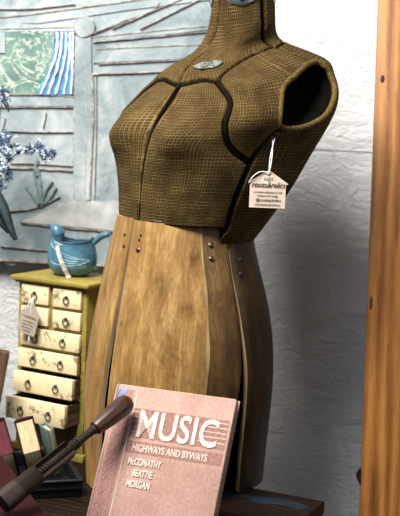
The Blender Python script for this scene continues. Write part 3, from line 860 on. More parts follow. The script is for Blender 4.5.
# ------------------------------------------------------------------ bird jug
def build_jug():
    k = NT('blue_glaze', .22, .5)
    v = k.coord(); f = k.noise(v, 30, 5, .6)
    c = k.ramp(f, [(.3, (.028, .085, .135)), (.55, (.06, .16, .225)), (.75, (.16, .28, .34))])
    k.color(c); k.bump(f, .1, .001); GL = k.m
    RIMM = flat('dark_blue_rim_glaze', (.02, .05, .09), .3, var=.3)
    c0 = CHM @ Vector((.072, .062, CHZ))
    j = thing('bird_jug', 'blue glazed jug shaped like a bird on top of the yellow chest', 'jug', c0, R(-8))
    rs, na, nv = .0435, 56, 34
    def H(w):    # rim height round the jug; w=pi is the head side
        c = math.cos(w)
        head = math.exp(-((w - math.pi) / .72) ** 2); tail = math.exp(-((min(w, 2 * math.pi - w)) / .5) ** 2)
        return .064 + .019 * head + .007 * tail - .002 * abs(math.sin(w))
    prof = [(0, .56), (.04, .68), (.12, .83), (.28, .97), (.45, 1.0), (.62, .975), (.8, .90), (.92, .85), (1, .84)]
    px, py = zip(*prof)
    def P(w, s, inset=0.0):
        r_ = np.interp(s, px, py) * rs - inset
        head = math.exp(-((w - math.pi) / .38) ** 2)
        r_ *= 1 + .02 * head * max(0, (s - .55) / .45)
        x = r_ * math.cos(w) * 1.06; y = r_ * math.sin(w) * .92
        x += .006 * s * -head * 0
        return Vector((x, y, s * H(w)))
    V, Fq = [], []
    for layer, ins in ((0, 0), (1, .0028)):
        for i in range(nv):
            s = i / (nv - 1); s = s if layer == 0 else max(s, .03)
            for a in range(na): V.append(P(2 * math.pi * a / na, s, ins))
    o2 = nv * na
    for i in range(nv - 1):
        for a in range(na):
            b = (a + 1) % na
            Fq.append((i * na + a, i * na + b, (i + 1) * na + b, (i + 1) * na + a))
            Fq.append((o2 + i * na + a, o2 + (i + 1) * na + a, o2 + (i + 1) * na + b, o2 + i * na + b))
    for a in range(na):
        b = (a + 1) % na; t0 = (nv - 1) * na
        Fq.append((t0 + a, t0 + b, o2 + t0 + b, o2 + t0 + a))
    Fq += [tuple(range(na))[::-1], tuple(range(o2, o2 + na))]
    from_np('body', V, Fq, GL, j)
    bm = bmesh.new()
    ring = [P(2 * math.pi * a / na, 1, .0012) + Vector((0, 0, .0004)) for a in range(na)]; ring += ring[:2]
    tube(bm, ring, .0021, 8, cap=False); obj('rim', bm, RIMM, j, smooth=True)
    # beak and closed head
    h = P(math.pi, 1)
    bm = bmesh.new()
    tube(bm, smooth_pts([(h.x + .013, 0, h.z - .022), (h.x + .011, 0, h.z - .010), (h.x + .008, 0, h.z - .002), (h.x + .002, 0, h.z + .003), (h.x - .004, 0, h.z + .0035)], 5), list(np.interp(np.linspace(0, 1, 21), [0, .3, .6, 1], [.009, .0142, .0115, .003])), 16)
    obj('head', bm, GL, j, smooth=True)
    bm = bmesh.new(); tube(bm, [(h.x - .002, 0, h.z + .003), (h.x - .006, 0, h.z + .0045), (h.x - .011, 0, h.z + .0052)], [.0040, .0026, .0006], 10)
    obj('beak', bm, RIMM, j, smooth=True)
    # tail handle
    g = P(0, .93)
    bm = bmesh.new()
    tube(bm, smooth_pts([(g.x - .006, 0, g.z - .008), (g.x + .004, 0, g.z), (g.x + .014, 0, g.z + .009), (g.x + .024, 0, g.z + .013), (g.x + .030, 0, g.z + .013)], 5), list(np.interp(np.linspace(0, 1, 21), [0, .3, .8, 1], [.006, .0058, .0062, .003])), 12, squash=(Vector((0, 1, 0)), 1.4))
    obj('tail', bm, GL, j, smooth=True)
    # incised wing lines
    bm = bmesh.new()
    for pts in ([(3.6, .80), (4.1, .76), (4.7, .66), (5.3, .55), (5.7, .50)], [(3.9, .40), (4.4, .36), (5.0, .37), (5.5, .45), (5.7, .50)], [(4.6, .62), (4.9, .57), (5.2, .55)], [(4.55, .55), (4.85, .50), (5.15, .49)], [(4.5, .48), (4.8, .44), (5.1, .44)]):
        q = smooth_pts([(a, b, 0) for a, b in pts], 6)
        tube(bm, [P(x[0], x[1]) * 1.004 for x in q], 0.00042, 6)
    obj('incised_wing', bm, flat('pale_scratch', (.45, .60, .66), .6), j, smooth=True)
    # woven strip tied round the neck
    t = thing('tag_strip', 'narrow cream woven strip hanging down the front of the blue bird jug', 'tag strip', c0, R(-8))
    k = NT('cream_woven_tape', .9, .1); w_ = k.noise(k.coord('Object', (1, 1, 1)), 260, 3, .7)
    k.color(k.ramp(w_, [(.35, (.36, .34, .29)), (.65, (.62, .59, .52))])); k.bump(w_, .6, .001)
    bm = bmesh.new()
    L = []
    for a, s, off in [(4.22, .90, .0025), (4.30, .76, .002), (4.42, .60, .002), (4.54, .42, .002), (4.66, .22, .003), (4.76, .06, .007), (4.80, .0, .015)]:
        p = P(a, s); n_ = Vector((p.x, p.y, 0)).normalized(); L.append((p + n_ * off, n_))
    rows = []
    for p, n_ in L:
        d = Vector((-n_.y, n_.x, 0)); rows.append([bm.verts.new(p + d * .0044 + n_ * o_ + Vector((0, 0, .001))) if sgn > 0 else bm.verts.new(p - d * .0044 + n_ * o_) for sgn, o_ in ((1, 0), (-1, 0), (-1, .0008), (1, .0008))])
    for i in range(len(rows) - 1):
        for q in range(4): bm.faces.new((rows[i][q], rows[i][(q + 1) % 4], rows[i + 1][(q + 1) % 4], rows[i + 1][q]))
    bm.faces.new(rows[0]); bm.faces.new(rows[-1][::-1])
    obj('strip', bm, k.m, t)
    bm = bmesh.new()
    ring = [P(a, .93) * 1.012 for a in np.linspace(4.0, 4.45, 10)]
    tube(bm, ring, .0007, 6); obj('tie', bm, flat('cream_string', (.6, .58, .52), .9), t, smooth=True)
build_jug()

# ------------------------------------------------------------------ books
BURG = flat('burgundy_book_cloth', (.026, .0025, .0045), .75, var=.25, scale=120, spec=.12)
TEAL = flat('grey_teal_book_cloth', (.10, .16, .145), .7, var=.2, scale=90)
def pages_mat():
    k = NT('yellowed_page_edges', .85, .1)
    v = k.coord('Object', (1, 1, 1)); sp = k.n('SeparateXYZ', Vector=v)
    lines = k.noise(k.coord('Object', (30, 1100, 30)), 1, 3, .6)
    c = k.ramp(lines, [(.35, (.30, .21, .11)), (.6, (.52, .41, .26)), (.8, (.62, .52, .36))])
    k.color(c); k.bump(lines, .4, .0006); return k.m
PAGES = pages_mat()
TOPRED = flat('red_stained_page_tops', (.075, .010, .016), .85, var=.25, scale=80)
def book(name, label, W, T, H, cover, mtx, over=.003, group=None, topmat=None):
    """spine along x=0, pages open towards x=W; thickness y; height z"""
    b = thing(name, label, 'book', group=group); b.matrix_world = mtx
    c = bmesh.new(); th = .0030
    bx(c, (0, 0, 0), (W, th, H), .0007); bx(c, (0, T - th, 0), (W, T, H), .0007)
    n = 8; pr = []
    for i in range(n + 1):
        w = math.pi * i / n; pr.append((-.0035 * math.sin(w), T / 2 - T / 2 * math.cos(w)))
    pr += [(.003, T), (.003, 0)]
    prism(c, [(x, y, 0) for x, y in pr], (1, 0, 0), (0, 1, 0), H)
    obj('cover', c, cover, b, angle=40)
    p = bmesh.new(); bx(p, (.003, th, over), (W - over, T - th, H - over - (.0012 if topmat else 0)), .0006); obj('page_block', p, PAGES, b, angle=40)
    if topmat:
        p = bmesh.new(); bx(p, (.003, th + .0003, H - over - .0012), (W - over + .0003, T - th - .0003, H - over), .0004); obj('page_top', p, topmat, b)['label'] = 'burgundy stained top edge of the pages'
    return b
def frame3(o, x, y, z):
    m = Matrix((Vector(x), Vector(y), Vector(z))).transposed().to_4x4(); m.translation = Vector(o); return m
def ax(yaw):
    y = R(yaw); return Vector((math.cos(y), -math.sin(y), 0)), Vector((math.sin(y), math.cos(y), 0)), Vector((0, 0, 1))

# black tray of old books
def build_tray():
    X, B, Z = ax(-17)
    corner = at(82.5, 480.5, -.10); h = corner.z
    m = frame3((corner.x, corner.y, 0), X, B, Z)
    t = thing('book_tray', 'shallow black tray holding old books at the bottom left', 'tray'); t.matrix_world = m
    L, D, w = .27, .175, .005
    bm = bmesh.new()
    bx(bm, (-L, 0, 0), (0, w, h), .0012); bx(bm, (-L, D - w, 0), (0, D, h), .0012)
    bx(bm, (-w, w, 0), (0, D - w, h), .0008); bx(bm, (-L, w, 0), (-L + w, D - w, h), .0008)
    obj('side_walls', bm, BLACKPAINT, t, angle=40)
    box('bottom', (-L + w, w, 0), (-w, D - w, .004), BLACKPAINT, t, 0)
    bm = bmesh.new()
    pts = [(-L, 0, h), (0, 0, h), (0, D, h), (-L, D, h), (-L, 0, h), (0, 0, h)]
    tube(bm, pts, .0032, 8, cap=False)
    tube(bm, [(-L, -.001, h * .55), (0, -.001, h * .55)], .0018, 6)
    obj('rolled_rim', bm, BLACKPAINT, t, smooth=True)
    return m, h, D
TRM, TRH, TRD = build_tray()
def tray_books():
    # book local x = spine(back) -> fore edge (toward viewer), y = thickness (to the right), z = up
    def place(px, py, Y, yaw, tilt, roll, W, T, H, name, label, cover, **kw):
        kw['group'] = 'old books standing in the black tray'
        X, B, Z = ax(yaw)
        up = (Z * math.cos(R(tilt)) - B * math.sin(R(tilt))).normalized()
        xf = (-B * math.cos(R(tilt)) - Z * math.sin(R(tilt))).normalized()
        yr = X
        q = Matrix.Rotation(R(roll), 3, xf)
        up, yr = q @ up, q @ yr
        top = at(px, py, Y)                     # front right top corner
        o = top - xf * W - yr * T - up * H
        return book(name, label, W, T, H, cover, frame3(o, xf, yr, up), **kw)
    place(42, 449, -.055, -20, 26, 17, .084, .034, .062, 'old_book', 'burgundy book standing in the tray with cream page top facing up', BURG)
    place(14.5, 452, -.055, -22, 26, 17, .088, .034, .062, 'old_book', 'burgundy book with red stained page top at the left edge of the tray', BURG, topmat=TOPRED)
    # thin teal book leaning, spine to the viewer
    place(54, 428, -.03, -36, 6, 15, .03, .013, .09, 'old_book', 'thin grey-teal book leaning in the tray beside the burgundy books', TEAL)
    # large flat burgundy book with another under it
    X, B, Z = ax(-21)
    a = at(1, 455, -.098); b_ = at(47, 516, -.365)
    d = (b_ - a); d.normalize()
    side = d.cross(Vector((0, 0, 1))).normalized()          # to the viewer's right of travel
    if side.x > 0: side = -side
    zt = a.z
    nrm = side.cross(d); nrm = nrm if nrm.z > 0 else -nrm
    # local x: spine -> fore edge = -side ; y thickness = down ; z height = -d
    H_, W_, T_ = .30, .17, .026
    o = a + side * W_ + d * H_
    book('large_book', 'large burgundy book lying flat in the bottom left corner under the old tool', W_, T_, H_, BURG, frame3(o, -side, -nrm, -d))
    lo = o - nrm * (T_ + .0005)
    z0 = max(.0, .0); T2 = max(.012, min((lo.z), (lo - d * H_).z) - .0005)
    dh = Vector((d.x, d.y, 0)).normalized(); sh = Vector((side.x, side.y, 0)).normalized()
    o2 = Vector((a.x, a.y, 0)) + sh * (W_ - .01) + dh * (H_ - .006) + Vector((0, 0, T2))
    book('large_book', 'dark burgundy book lying underneath the large flat burgundy book', W_ - .03, T2, .19, BURG, frame3(o2, -sh, (0, 0, -1), -dh))
    return zt
tray_books()

# ------------------------------------------------------------------ pink music book
def build_music():
    X, B, Z = ax(21); l = R(27)
    U = Z * math.cos(l) + B * math.sin(l); Nn = X.cross(U)      # Nn points to the viewer? fix below
    if Nn.y > 0: Nn = -Nn
    P = at(118, 384, -.19)
    W, T = .194, .020; H = (P.z - T * math.sin(l) - .0005) / U.z
    O = P - U * H
    m = frame3(O, X, -Nn, U)           # local x across, y into the book, z up the cover
    b = thing('music_book', 'faded pink music textbook leaning against the wooden hip panels', 'book'); b.matrix_world = m
    k = NT('faded_pink_book_cloth', .8, .2)
    v = k.coord(); f = k.noise(v, 240, 4, .8); g = k.noise(v, 14, 5, .6)
    c = k.ramp(k.math('ADD', k.math('MULTIPLY', f, .6), k.math('MULTIPLY', g, .4)), [(.35, (.31, .17, .135)), (.55, (.47, .29, .24)), (.7, (.60, .42, .36))])
    k.color(c); k.bump(f, .25, .0008); PINK = k.m
    DUSK = flat('dusky_rose_print', (.30, .155, .125), .8, var=.3, scale=220)
    DUSK2 = flat('rose_print', (.36, .19, .16), .8, var=.3, scale=220)
    CREAMP = flat('cream_cover_print', (.70, .57, .49), .75, var=.12, scale=200)
    SHADE = flat('brown_cover_print', (.17, .08, .06), .8, var=.2, scale=200)
    c_ = bmesh.new(); th = .0026
    bx(c_, (.0, 0, 0), (W, th, H), .0009); bx(c_, (0, T - th, 0), (W, T, H + .0022), .0009)
    pr = [(-.004 * math.sin(math.pi * i / 8), T / 2 - T / 2 * math.cos(math.pi * i / 8)) for i in range(9)] + [(.003, T), (.003, 0)]
    prism(c_, [(x, y, 0) for x, y in pr], (1, 0, 0), (0, 1, 0), H)
    obj('cover', c_, PINK, b, angle=40)
    p = bmesh.new(); bx(p, (.003, th, .004), (W - .003, T - th, H + .0012), .0006); obj('page_block', p, PAGES, b, angle=40)
    # printed decoration, a hair proud of the cover
    def rect(bm, x0, z0, x1, z1, lift=.0003): bx(bm, (x0, -lift, z0), (x1, .0004, z1))
    z = lambda d: H - d
    d_ = bmesh.new()
    rect(d_, .006, .0, .030, z(.006)); obj('border_strip', d_, DUSK2, b)
    d_ = bmesh.new()
    rect(d_, .036, z(.077), W - .004, z(.033)); obj('title_band', d_, DUSK, b)
    d_ = bmesh.new()
    rect(d_, .036, z(.101), W - .004, z(.083)); obj('subtitle_band', d_, DUSK, b)
    for i in range(5):
        for x0, x1, lw in ((.146 + .002 * i, W - .0045, .0010), (.037, .046, .0008)):
            d_ = bmesh.new(); rect(d_, x0, z(.069 - .0075 * i), x1, z(.069 - .0075 * i - lw), .0006); obj('staff_line', d_, CREAMP, b)
    d_ = bmesh.new(); rect(d_, .0345, .0, .0357, z(.006), .0005); obj('border_rule', d_, CREAMP, b)
    # zig-zag leaf ornament down the border
    d_ = bmesh.new()
    for i in range(9):
        y0 = z(.040 + .021 * i)
        if y0 < .02: break
        for s in (0, 1):
            tube(d_, smooth_pts([(.008 + .020 * s, -.0002, y0 - .019), (.012 + .012 * s, -.0002, y0 - .010), (.010 + .016 * s, -.0002, y0 + .002)], 4), .0007, 5)
        tube(d_, [(.009, -.0002, y0 - .004), (.027, -.0002, y0 + .012)], .0006, 5)
    obj('border_ornament', d_, PINK, b, smooth=True)
    tm = lambda x, d, y=-.0005: Matrix.Translation((x, y, z(d))) @ Matrix.Rotation(R(90), 4, 'X')
    # MUSIC: tall letters with heavy strokes
    text('title_shadow', 'MUSIC', .0585, SHADE, b, tm(.0462, .0768, -.0004), .0002, .0010, 'LEFT', 0, 1.04, .755)
    text('title_lettering', 'MUSIC', .0585, CREAMP, b, tm(.0455, .0758, -.0009), .0003, .0010, 'LEFT', 0, 1.04, .755)
    text('subtitle_lettering', 'HIGHWAYS AND BYWAYS', .0150, CREAMP, b, tm(.0465, .0975, -.0007), .0003, .0002, 'LEFT', 0, 1.0, .675)
    for i, (s, x) in enumerate((('McCONATHY', .045), ('BEATTIE', .056), ('MORGAN', .050))):
        text('author_shadow', s, .0145, SHADE, b, tm(x + .0007, .1185 + .0165 * i + .0006, -.0004), .0002, .0005, 'LEFT', 0, 1.0, .60)
        text('author_lettering', s, .0145, CREAMP, b, tm(x, .1185 + .0165 * i, -.0008), .0003, .0004, 'LEFT', 0, 1.0, .60)
    # blue crayon scuff on the corner
    k = NT('blue_crayon_mark', .8, .1)
    k.color(k.ramp(k.noise(k.coord(), 160, 4, .7), [(.4, (.10, .20, .48)), (.7, (.40, .42, .55))]))
    d_ = bmesh.new()
    for i in range(5):
        x0 = .006 + .0026 * i
        tube(d_, [(x0, .0, z(.004 + .002 * (i % 2))), (x0 - .001, -.0001, z(.012 + .003 * (i % 3))), (x0 - .003, .0, z(.021 + .003 * (i % 2)))], .0013, 6)
    obj('blue_scuff', d_, k.m, b, smooth=True)['label'] = 'blue crayon scuff'
    return m, H
MBM, MBH = build_music()

# ------------------------------------------------------------------ old hand tool
def build_tool():
    P0 = at(130.5, 400, -.232); P1 = at(2, 503, -.385)
    d = (P1 - P0); L = d.length; d.normalize()
    side = d.cross(Vector((0, -1, .35))).normalized(); nn = side.cross(d)
    m = frame3(P0, side, nn if nn.y < 0 else -nn, d)
    if m.determinant() < 0: m = frame3(P0, -side, nn if nn.y < 0 else -nn, d)
    t = thing('antique_hand_tool', 'antique tool with turned dark wood handle lying across the books and pink cover', 'tool'); t.matrix_world = m
    k = 1.74 / 1200          # metres per photo pixel along here
    POL = make_wood('polished_dark_wood', (.012, .004, .002), (.042, .014, .006), (.095, .034, .014), axis=2, stain=.6, rough=.3, spec=.35)
    OLD = make_wood('grimy_dark_wood', (.005, .003, .002), (.016, .008, .004), (.040, .020, .011), axis=2, stain=.6, rough=.6, spec=.15)
    IRON = flat('dark_worn_iron', (.024, .014, .010), .6, .2, .4, 90)
    u = L / 164.0           # photo px along the axis -> metres
    prof = [(.15, 0), (4.5, .4), (7.6, 2.2), (9.4, 5), (10.2, 9), (10.4, 14), (10.0, 24), (9.2, 34), (8.2, 42), (7.6, 46), (7.3, 47.5), (5.2, 48.5)]
    bm = bmesh.new(); lathe(bm, [(r_ * k, h * u) for r_, h in prof], 32); obj('handle', bm, POL, t, angle=50)
    bm = bmesh.new(); lathe(bm, [(r_ * k, h * u) for r_, h in [(5.0, 48), (5.6, 50), (4.4, 52), (4.0, 60), (4.2, 68), (4.4, 72)]], 24); obj('neck', bm, OLD, t, angle=50)
    # screw thread
    bm = bmesh.new()
    lathe(bm, [(4.6 * k, 70 * u), (4.6 * k, 124 * u)], 20)
    pts = []
    turns = 17
    for i in range(turns * 14):
        a = 2 * math.pi * i / 14; pts.append((5.0 * k * math.cos(a), 5.0 * k * math.sin(a), (70 + 54 * i / (turns * 14)) * u))
    tube(bm, pts, .95 * k, 6); obj('screw_thread', bm, IRON, t, smooth=True)
    # channelled body: trough under the thread, solid beyond it
    def channel(bm, h0, h1, r0_, r1_, open_):
        rows = []
        for h, r_ in ((h0, r0_), (h0 + 3, r1_), (h1, r1_)):
            row = []
            n = 22
            a0, a1 = (R(-42), R(222)) if open_ else (0, 2 * math.pi)
            for i in range(n + 1):
                a = a0 + (a1 - a0) * i / n
                e = 3.2; c, s = math.cos(a), math.sin(a)
                row.append((r_ * k * math.copysign(abs(c) ** (2 / e), c), -r_ * k * math.copysign(abs(s) ** (2 / e), s), h * u))
            if open_:
                for i in range(n, -1, -1):
                    a = a0 + (a1 - a0) * i / n
                    row.append((r_ * .62 * k * math.cos(a), -r_ * .62 * k * math.sin(a), h * u))
            else: row = row[:-1]
            rows.append([bm.verts.new(q) for q in row])
        n = len(rows[0])
        for i in range(len(rows) - 1):
            for j in range(n): bm.faces.new((rows[i][j], rows[i][(j + 1) % n], rows[i + 1][(j + 1) % n], rows[i + 1][j]))
        bm.faces.new(rows[0][::-1]); bm.faces.new(rows[-1])
    # trough opens toward +y (viewer/up side)
    bm = bmesh.new(); channel(bm, 80, 124, 6.8, 9.2, True); obj('trough', bm, OLD, t, angle=45)
    bm = bmesh.new(); channel(bm, 121, 146, 9.0, 10.2, False); obj('body', bm, OLD, t, angle=45)
    bm = bmesh.new(); channel(bm, 144, 164, 10.4, 11.0, False); obj('end_cap', bm, IRON, t, angle=45)
    t.children[-1]['label'] = 'dull iron end cap'
build_tool()

# ------------------------------------------------------------------ hanging shop tag
def build_tag():
    KRAFT = flat('pale_kraft_card', (.66, .52, .42), .8, var=.08, scale=60)
    INK = flat('black_ink', (.015, .012, .01), .8)
    STR = flat('white_cotton_string', (.72, .73, .74), .9)
    an = Vector(surf(RB, .153, .5975)) + Vector(surfn(RB, .153, .5975)) * .002
    hole = at(268.7, 174.5, an.y - .018)
    t = thing('shop_tag', 'house-shaped kraft shop tag hanging by white string from the bodice armhole', 'tag', hole, R(2))
    k = (2 + hole.y) / F * 1.0
    Hm = lambda x, y: Vector(((x - 268.7) * k, 0, -(y - 174.5) * k))
    bm = bmesh.new()
    poly = [(250.5, 208), (286.5, 208), (286.5, 184.5), (289, 183.5), (269, 170), (248.5, 183), (250.5, 184)]
    prism(bm, [Hm(*p) for p in poly], (1, 0, 0), (0, 0, 1), -.0011)
    obj('card', bm, KRAFT, t)
    bm = bmesh.new(); lathe(bm, [(.0016, -.0002), (.0016, .0003)], 14, Matrix.Translation((0, -.0003, 0)) @ Matrix.Rotation(R(90), 4, 'X')); obj('punched_hole', bm, INK, t)
    bm = bmesh.new(); lathe(bm, [(6.0 * k, -.0001), (6.0 * k, .0002)], 24, Matrix.Translation(Hm(268.5, 180.0) + Vector((0, -.0002, 0))) @ Matrix.Rotation(R(90), 4, 'X')); obj('round_sticker', bm, flat('cream_sticker', (.74, .62, .52), .7, var=.05), t)
    def tx(nm, s, x, y, size, sh=0, bold=0, xs=1.0, al='CENTER'):
        p = Hm(x, y); text(nm, s, size * k, INK, t, Matrix.Translation((p.x, -.0007, p.z)) @ Matrix.Rotation(R(90), 4, 'X'), .0001, bold, al, sh, 1.0, xs)
    tx('handwritten_price', 'N25', 268.5, 181, 5.2, .2, .00005)
    tx('shop_name', 'roots&relics', 268.7, 187.5, 8.0, .35, .00004, .84)
    tx('small_print', 'a curated collection of old', 268.5, 193, 3.0, 0, 0, .9); tx('small_print', 'antique and vintage', 268.5, 196.6, 3.0, 0, 0, .9)
    tx('small_print', '@rootsandrelics', 269.5, 201.3, 3.9, 0, .00003, .95); tx('small_print', 'rootsandrelics', 268.5, 205.6, 3.4, 0, 0, 1.3)
    bm = bmesh.new(); o = hole
    Rz = Matrix.Rotation(R(-2), 3, 'Z')
    loc = lambda v: Rz @ (Vector(v) - o)
    a2 = loc(an)
    tube(bm, smooth_pts([a2, a2 * .6 + Vector((.0012, -.006, 0)), a2 * .2 + Vector((.0008, -.006, 0)), Vector((0, -.001, .0))], 6), .0010, 6)
    tube(bm, smooth_pts([a2 + Vector((.003, 0, .002)), a2 * .55 + Vector((-.0012, -.006, 0)), a2 * .2 + Vector((-.0008, -.004, 0)), Vector((0, .0025, .0))], 6), .0008, 6)
    tube(bm, smooth_pts([Vector((0, -.0012, 0)), Hm(265, 172.0) + Vector((0, -.002, 0)), Hm(259, 172.5) + Vector((0, -.003, 0)), Hm(253, 177) + Vector((0, -.003, 0)), Hm(249, 183.5) + Vector((0, -.001, 0))], 6), .0009, 6)
    obj('string', bm, STR, t, smooth=True)
build_tag()

# ------------------------------------------------------------------ dried flower sprig
def build_flowers():
    STEM = flat('dark_dry_stem', (.045, .06, .06), .8, var=.3)
    BL = flat('dusty_blue_blossom', (.05, .085, .15), .7, var=.7, scale=120)
    BLW = flat('whitish_blue_blossom', (.58, .66, .74), .7, var=.3, scale=120)
    LEAF = flat('dark_slate_leaf', (.035, .055, .065), .7, var=.4, scale=40)
    base = at(-26, 300, .24)
    base.z = .19
    f = thing('dried_flower_spray', 'spray of dusty blue dried flowers at the left edge before the painting', 'flowers', base)
    o = base.copy()
    Y = .25
    def path(pts): return [at(x, y, Y - dy) - o for x, y, dy in pts]
    def stem(pts, r=.0016):
        bm = bmesh.new(); q = smooth_pts(path(pts), 6); tube(bm, q, list(np.linspace(r, r * .5, len(q))), 7); obj('stem', bm, STEM, f, smooth=True)
    root = (-26, 306, 0)
    bx_, by_ = -26, 300
    def fromroot(*pts):
        bm = bmesh.new(); q = smooth_pts([Vector((0, 0, 0))] + path(pts), 6)
        tube(bm, q, list(np.linspace(.002, .0008, len(q))), 7); obj('stem', bm, STEM, f, smooth=True)
    fromroot((-14, 250, .01), (-6, 200, .01), (2, 172, .02), (14, 156, .02), (30, 150, .03), (46, 151, .03))
    fromroot((-18, 230, .0), (-10, 170, .0), (-2, 130, .01), (2, 100, .01))
    fromroot((-16, 230, .02), (-6, 185, .03), (0, 160, .04))
    fromroot((-20, 230, .02), (-14, 190, .0), (-12, 150, .0))
    stem([(14, 156, .02), (24, 149, .025), (40, 142, .03)], .0010)
    stem([(44, 152, .03), (46, 160, .03), (43, 172, .03)], .0008)
    def cluster(cx, cy, rx, ry, n, dy):
        for mat, frac in ((BL, .62), (BLW, .38)):
            bm = bmesh.new()
            for i in range(int(n * frac)):
                a, r_ = rng.uniform(0, 6.28), math.sqrt(rng.uniform(0, 1))
                p = at(cx + rx * r_ * math.cos(a), cy + ry * r_ * math.sin(a), Y - dy - rng.uniform(-.012, .012)) - o
                s = rng.uniform(.0022, .0042)
                g = bmesh.ops.create_icosphere(bm, subdivisions=1, radius=s)
                for v in g['verts']: v.co = Vector((v.co.x, v.co.y, v.co.z * rng.uniform(.8, 1.2))) + p
                # tiny petal tips
                for q in range(3):
                    w = rng.uniform(0, 6.28); e = Vector((math.cos(w), -.3, math.sin(w))) * s * 1.5
                    h = bmesh.ops.create_icosphere(bm, subdivisions=1, radius=s * .5)
                    for v in h['verts']: v.co += p + e
            obj('blossom_cluster', bm, mat, f, smooth=True)
    cluster(3, 140, 7, 9, 26, .01); cluster(2, 157, 8, 9, 26, .02); cluster(3, 174, 8, 9, 24, .03)
    cluster(14, 148, 6, 5, 12, .02); cluster(26, 150, 8, 4, 18, .03); cluster(38, 149, 6, 4, 12, .03); cluster(48, 154, 7.5, 5.5, 26, .03)
    cluster(2, 94, 8, 9, 26, .01); cluster(1, 188, 5, 6, 10, .03); cluster(12, 136, 4, 3, 6, .02); cluster(40, 141, 2, 2, 3, .03)
    # long drooping leaf
    def leaf(pts, ws):
        bm = bmesh.new(); rows = []
        P = smooth_pts(path(pts), 6); Wd = np.interp(np.linspace(0, 1, len(P)), np.linspace(0, 1, len(ws)), ws)
        for i, p in enumerate(P):
            p = Vector(p); d = Vector(P[min(i + 1, len(P) - 1)]) - Vector(P[max(i - 1, 0)]); s = d.cross(Vector((0, 1, 0))).normalized()
            w = Wd[i]
            rows.append([bm.verts.new(p - s * w), bm.verts.new(p + Vector((0, -.004 * w / .012, 0))), bm.verts.new(p + s * w), bm.verts.new(p + Vector((0, .0012, 0)))])
        for i in range(len(rows) - 1):
            for j in range(4): bm.faces.new((rows[i][j], rows[i][(j + 1) % 4], rows[i + 1][(j + 1) % 4], rows[i + 1][j]))
        bm.faces.new(rows[0]); bm.faces.new(rows[-1])
        obj('leaf', bm, LEAF, f, smooth=True)
    leaf([(-14, 180, .02), (-4, 196, .04), (5, 214, .045), (11, 230, .045), (16, 240, .04)], [.004, .012, .0125, .009, .0065, .004])
    leaf([(-16, 196, .0), (-6, 206, .02), (2, 222, .03), (8, 233, .03)], [.004, .010, .009, .002])
    leaf([(2, 100, .01), (6, 104, .02), (9, 112, .02)], [.002, .005, .001])
    # vase beyond the frame on the left
    v = thing('flower_vase', 'dark stoneware vase left of the yellow chest holding the blue dried flowers', 'vase', (base.x, base.y, 0))
    bm = bmesh.new(); lathe(bm, [(.030, 0), (.040, .02), (.044, .07), (.034, .12), (.020, .16), (.022, .20), (.019, .20), (.016, .16), (.028, .12), (.002, .10)], 28)
    obj('body', bm, BLACKPAINT, v, smooth=True)
build_flowers()

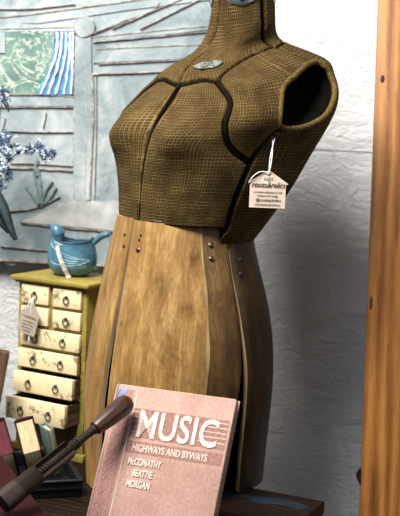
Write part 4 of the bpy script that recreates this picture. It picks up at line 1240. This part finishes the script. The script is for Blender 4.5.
# ------------------------------------------------------------------ boards
def build_boards():
    PL = make_wood('orange_brown_plank_wood', (.115, .038, .008), (.28, .105, .022), (.45, .205, .055), axis=2, scale=1.5, stain=.3, rough=.45, spec=.3, seed=2)
    a, b = at(360, 516, .02), at(379, 0, .17)
    up = (b - a).normalized(); x = Vector((1, 0, 0)); x = (x - up * x.dot(up)); x = Matrix.Rotation(R(-4), 3, up) @ x; x.normalize(); y = up.cross(x)
    s = (a.z + .5) / up.z; o = a - up * s
    m = frame3(o, x, y, up)
    t = thing('wooden_plank', 'tall orange-brown wooden plank leaning upright at the right edge', 'plank'); t.matrix_world = m
    bm = bmesh.new(); vs = bx(bm, (0, 0, 0), (.17, .028, 1.62), .0035, None, 2)
    obj('board', bm, PL, t, angle=40)
    KN = flat('dark_knot', (.05, .022, .010), .6, var=.4, scale=200)
    for px, py, w, h, Yq in ((382.5, 79, .0042, .0075, .15), (371, 303, .0028, .013, .08)):
        # knots lie in the face of the plank
        dd = (at(px, py, 1.0) - Vector(CAM)).normalized(); nrm = -y
        tt = (o - Vector(CAM)).dot(nrm) / dd.dot(nrm); p = Vector(CAM) + dd * tt
        q = m.inverted() @ p
        bm = bmesh.new(); lathe(bm, [(1, -.0003), (.8, .0004), (.3, .0006)], 18)
        for v in bm.verts: v.co = Vector((q.x + v.co.x * w, -v.co.z - .0001, q.z + v.co.y * h))
        obj('knot', bm, KN, t, smooth=True)
    # worn dark peg on the left edge
    zc = (at(358, 477, .03).z + .5) / up.z
    bm = bmesh.new()
    poly = [(.004, zc + .017), (-.002, zc + .013), (-.0085, zc + .004), (-.0075, zc - .006), (-.001, zc - .016), (.004, zc - .019)]
    prism(bm, [(px, .006, pz) for px, pz in poly], (1, 0, 0), (0, 0, 1), -.016)
    bmesh.ops.bevel(bm, geom=list(bm.edges), offset=.0015, segments=2, affect='EDGES')
    obj('peg', bm, DARKWOOD, t, angle=40)
    # dark board at the left edge
    c = at(8.5, 353, .06)
    rot = Matrix.Translation(c) @ Matrix.Rotation(R(9), 4, 'Y')
    t = thing('dark_board', 'dark brown wooden board standing at the left edge beside the yellow chest', 'board')
    t.matrix_world = rot
    Lb = c.z / math.cos(R(9))
    bm = bmesh.new(); bx(bm, (-.085, 0, -Lb), (0, .022, 0), .003); obj('plank', bm, make_wood('dark_brown_board', (.03, .016, .009), (.085, .045, .026), (.15, .085, .05), axis=2, rough=.5), t, angle=40)
    bm = bmesh.new(); bx(bm, (-.085, -.006, -Lb * .96), (-.075, .0, -.008), .001); obj('edge_batten', bm, DARKWOOD, t, angle=40)
build_boards()

# ------------------------------------------------------------------ light
def area(name, loc, target, size, energy, col):
    l = bpy.data.lights.new(name, 'AREA'); l.energy = energy; l.color = col; l.shape = 'RECTANGLE'; l.size, l.size_y = size
    o = bpy.data.objects.new(name, l); COL.objects.link(o); o.location = loc
    o.rotation_euler = (Vector(target) - Vector(loc)).to_track_quat('-Z', 'Y').to_euler()
    return o
area('window_light', (-.72, -.85, 1.86), (0, .15, .5), (1.0, .7), 104, (1.0, .97, .92))
area('side_fill_light', (1.7, -1.5, 1.3), (.2, .3, .2), (1.2, 1.4), 11, (.80, .90, 1.0))  # added bluish fill for the right side, no real source there
wd = bpy.data.worlds.new('room'); SC.world = wd; wd.use_nodes = True
wd.node_tree.nodes['Background'].inputs[0].default_value = (.74, .83, 1.0, 1)
wd.node_tree.nodes['Background'].inputs[1].default_value = .09
SC.view_settings.view_transform = 'Standard'; SC.view_settings.look = 'None'
SC.view_settings.exposure = 0; SC.view_settings.gamma = 1; SC.view_settings.use_curve_mapping = False
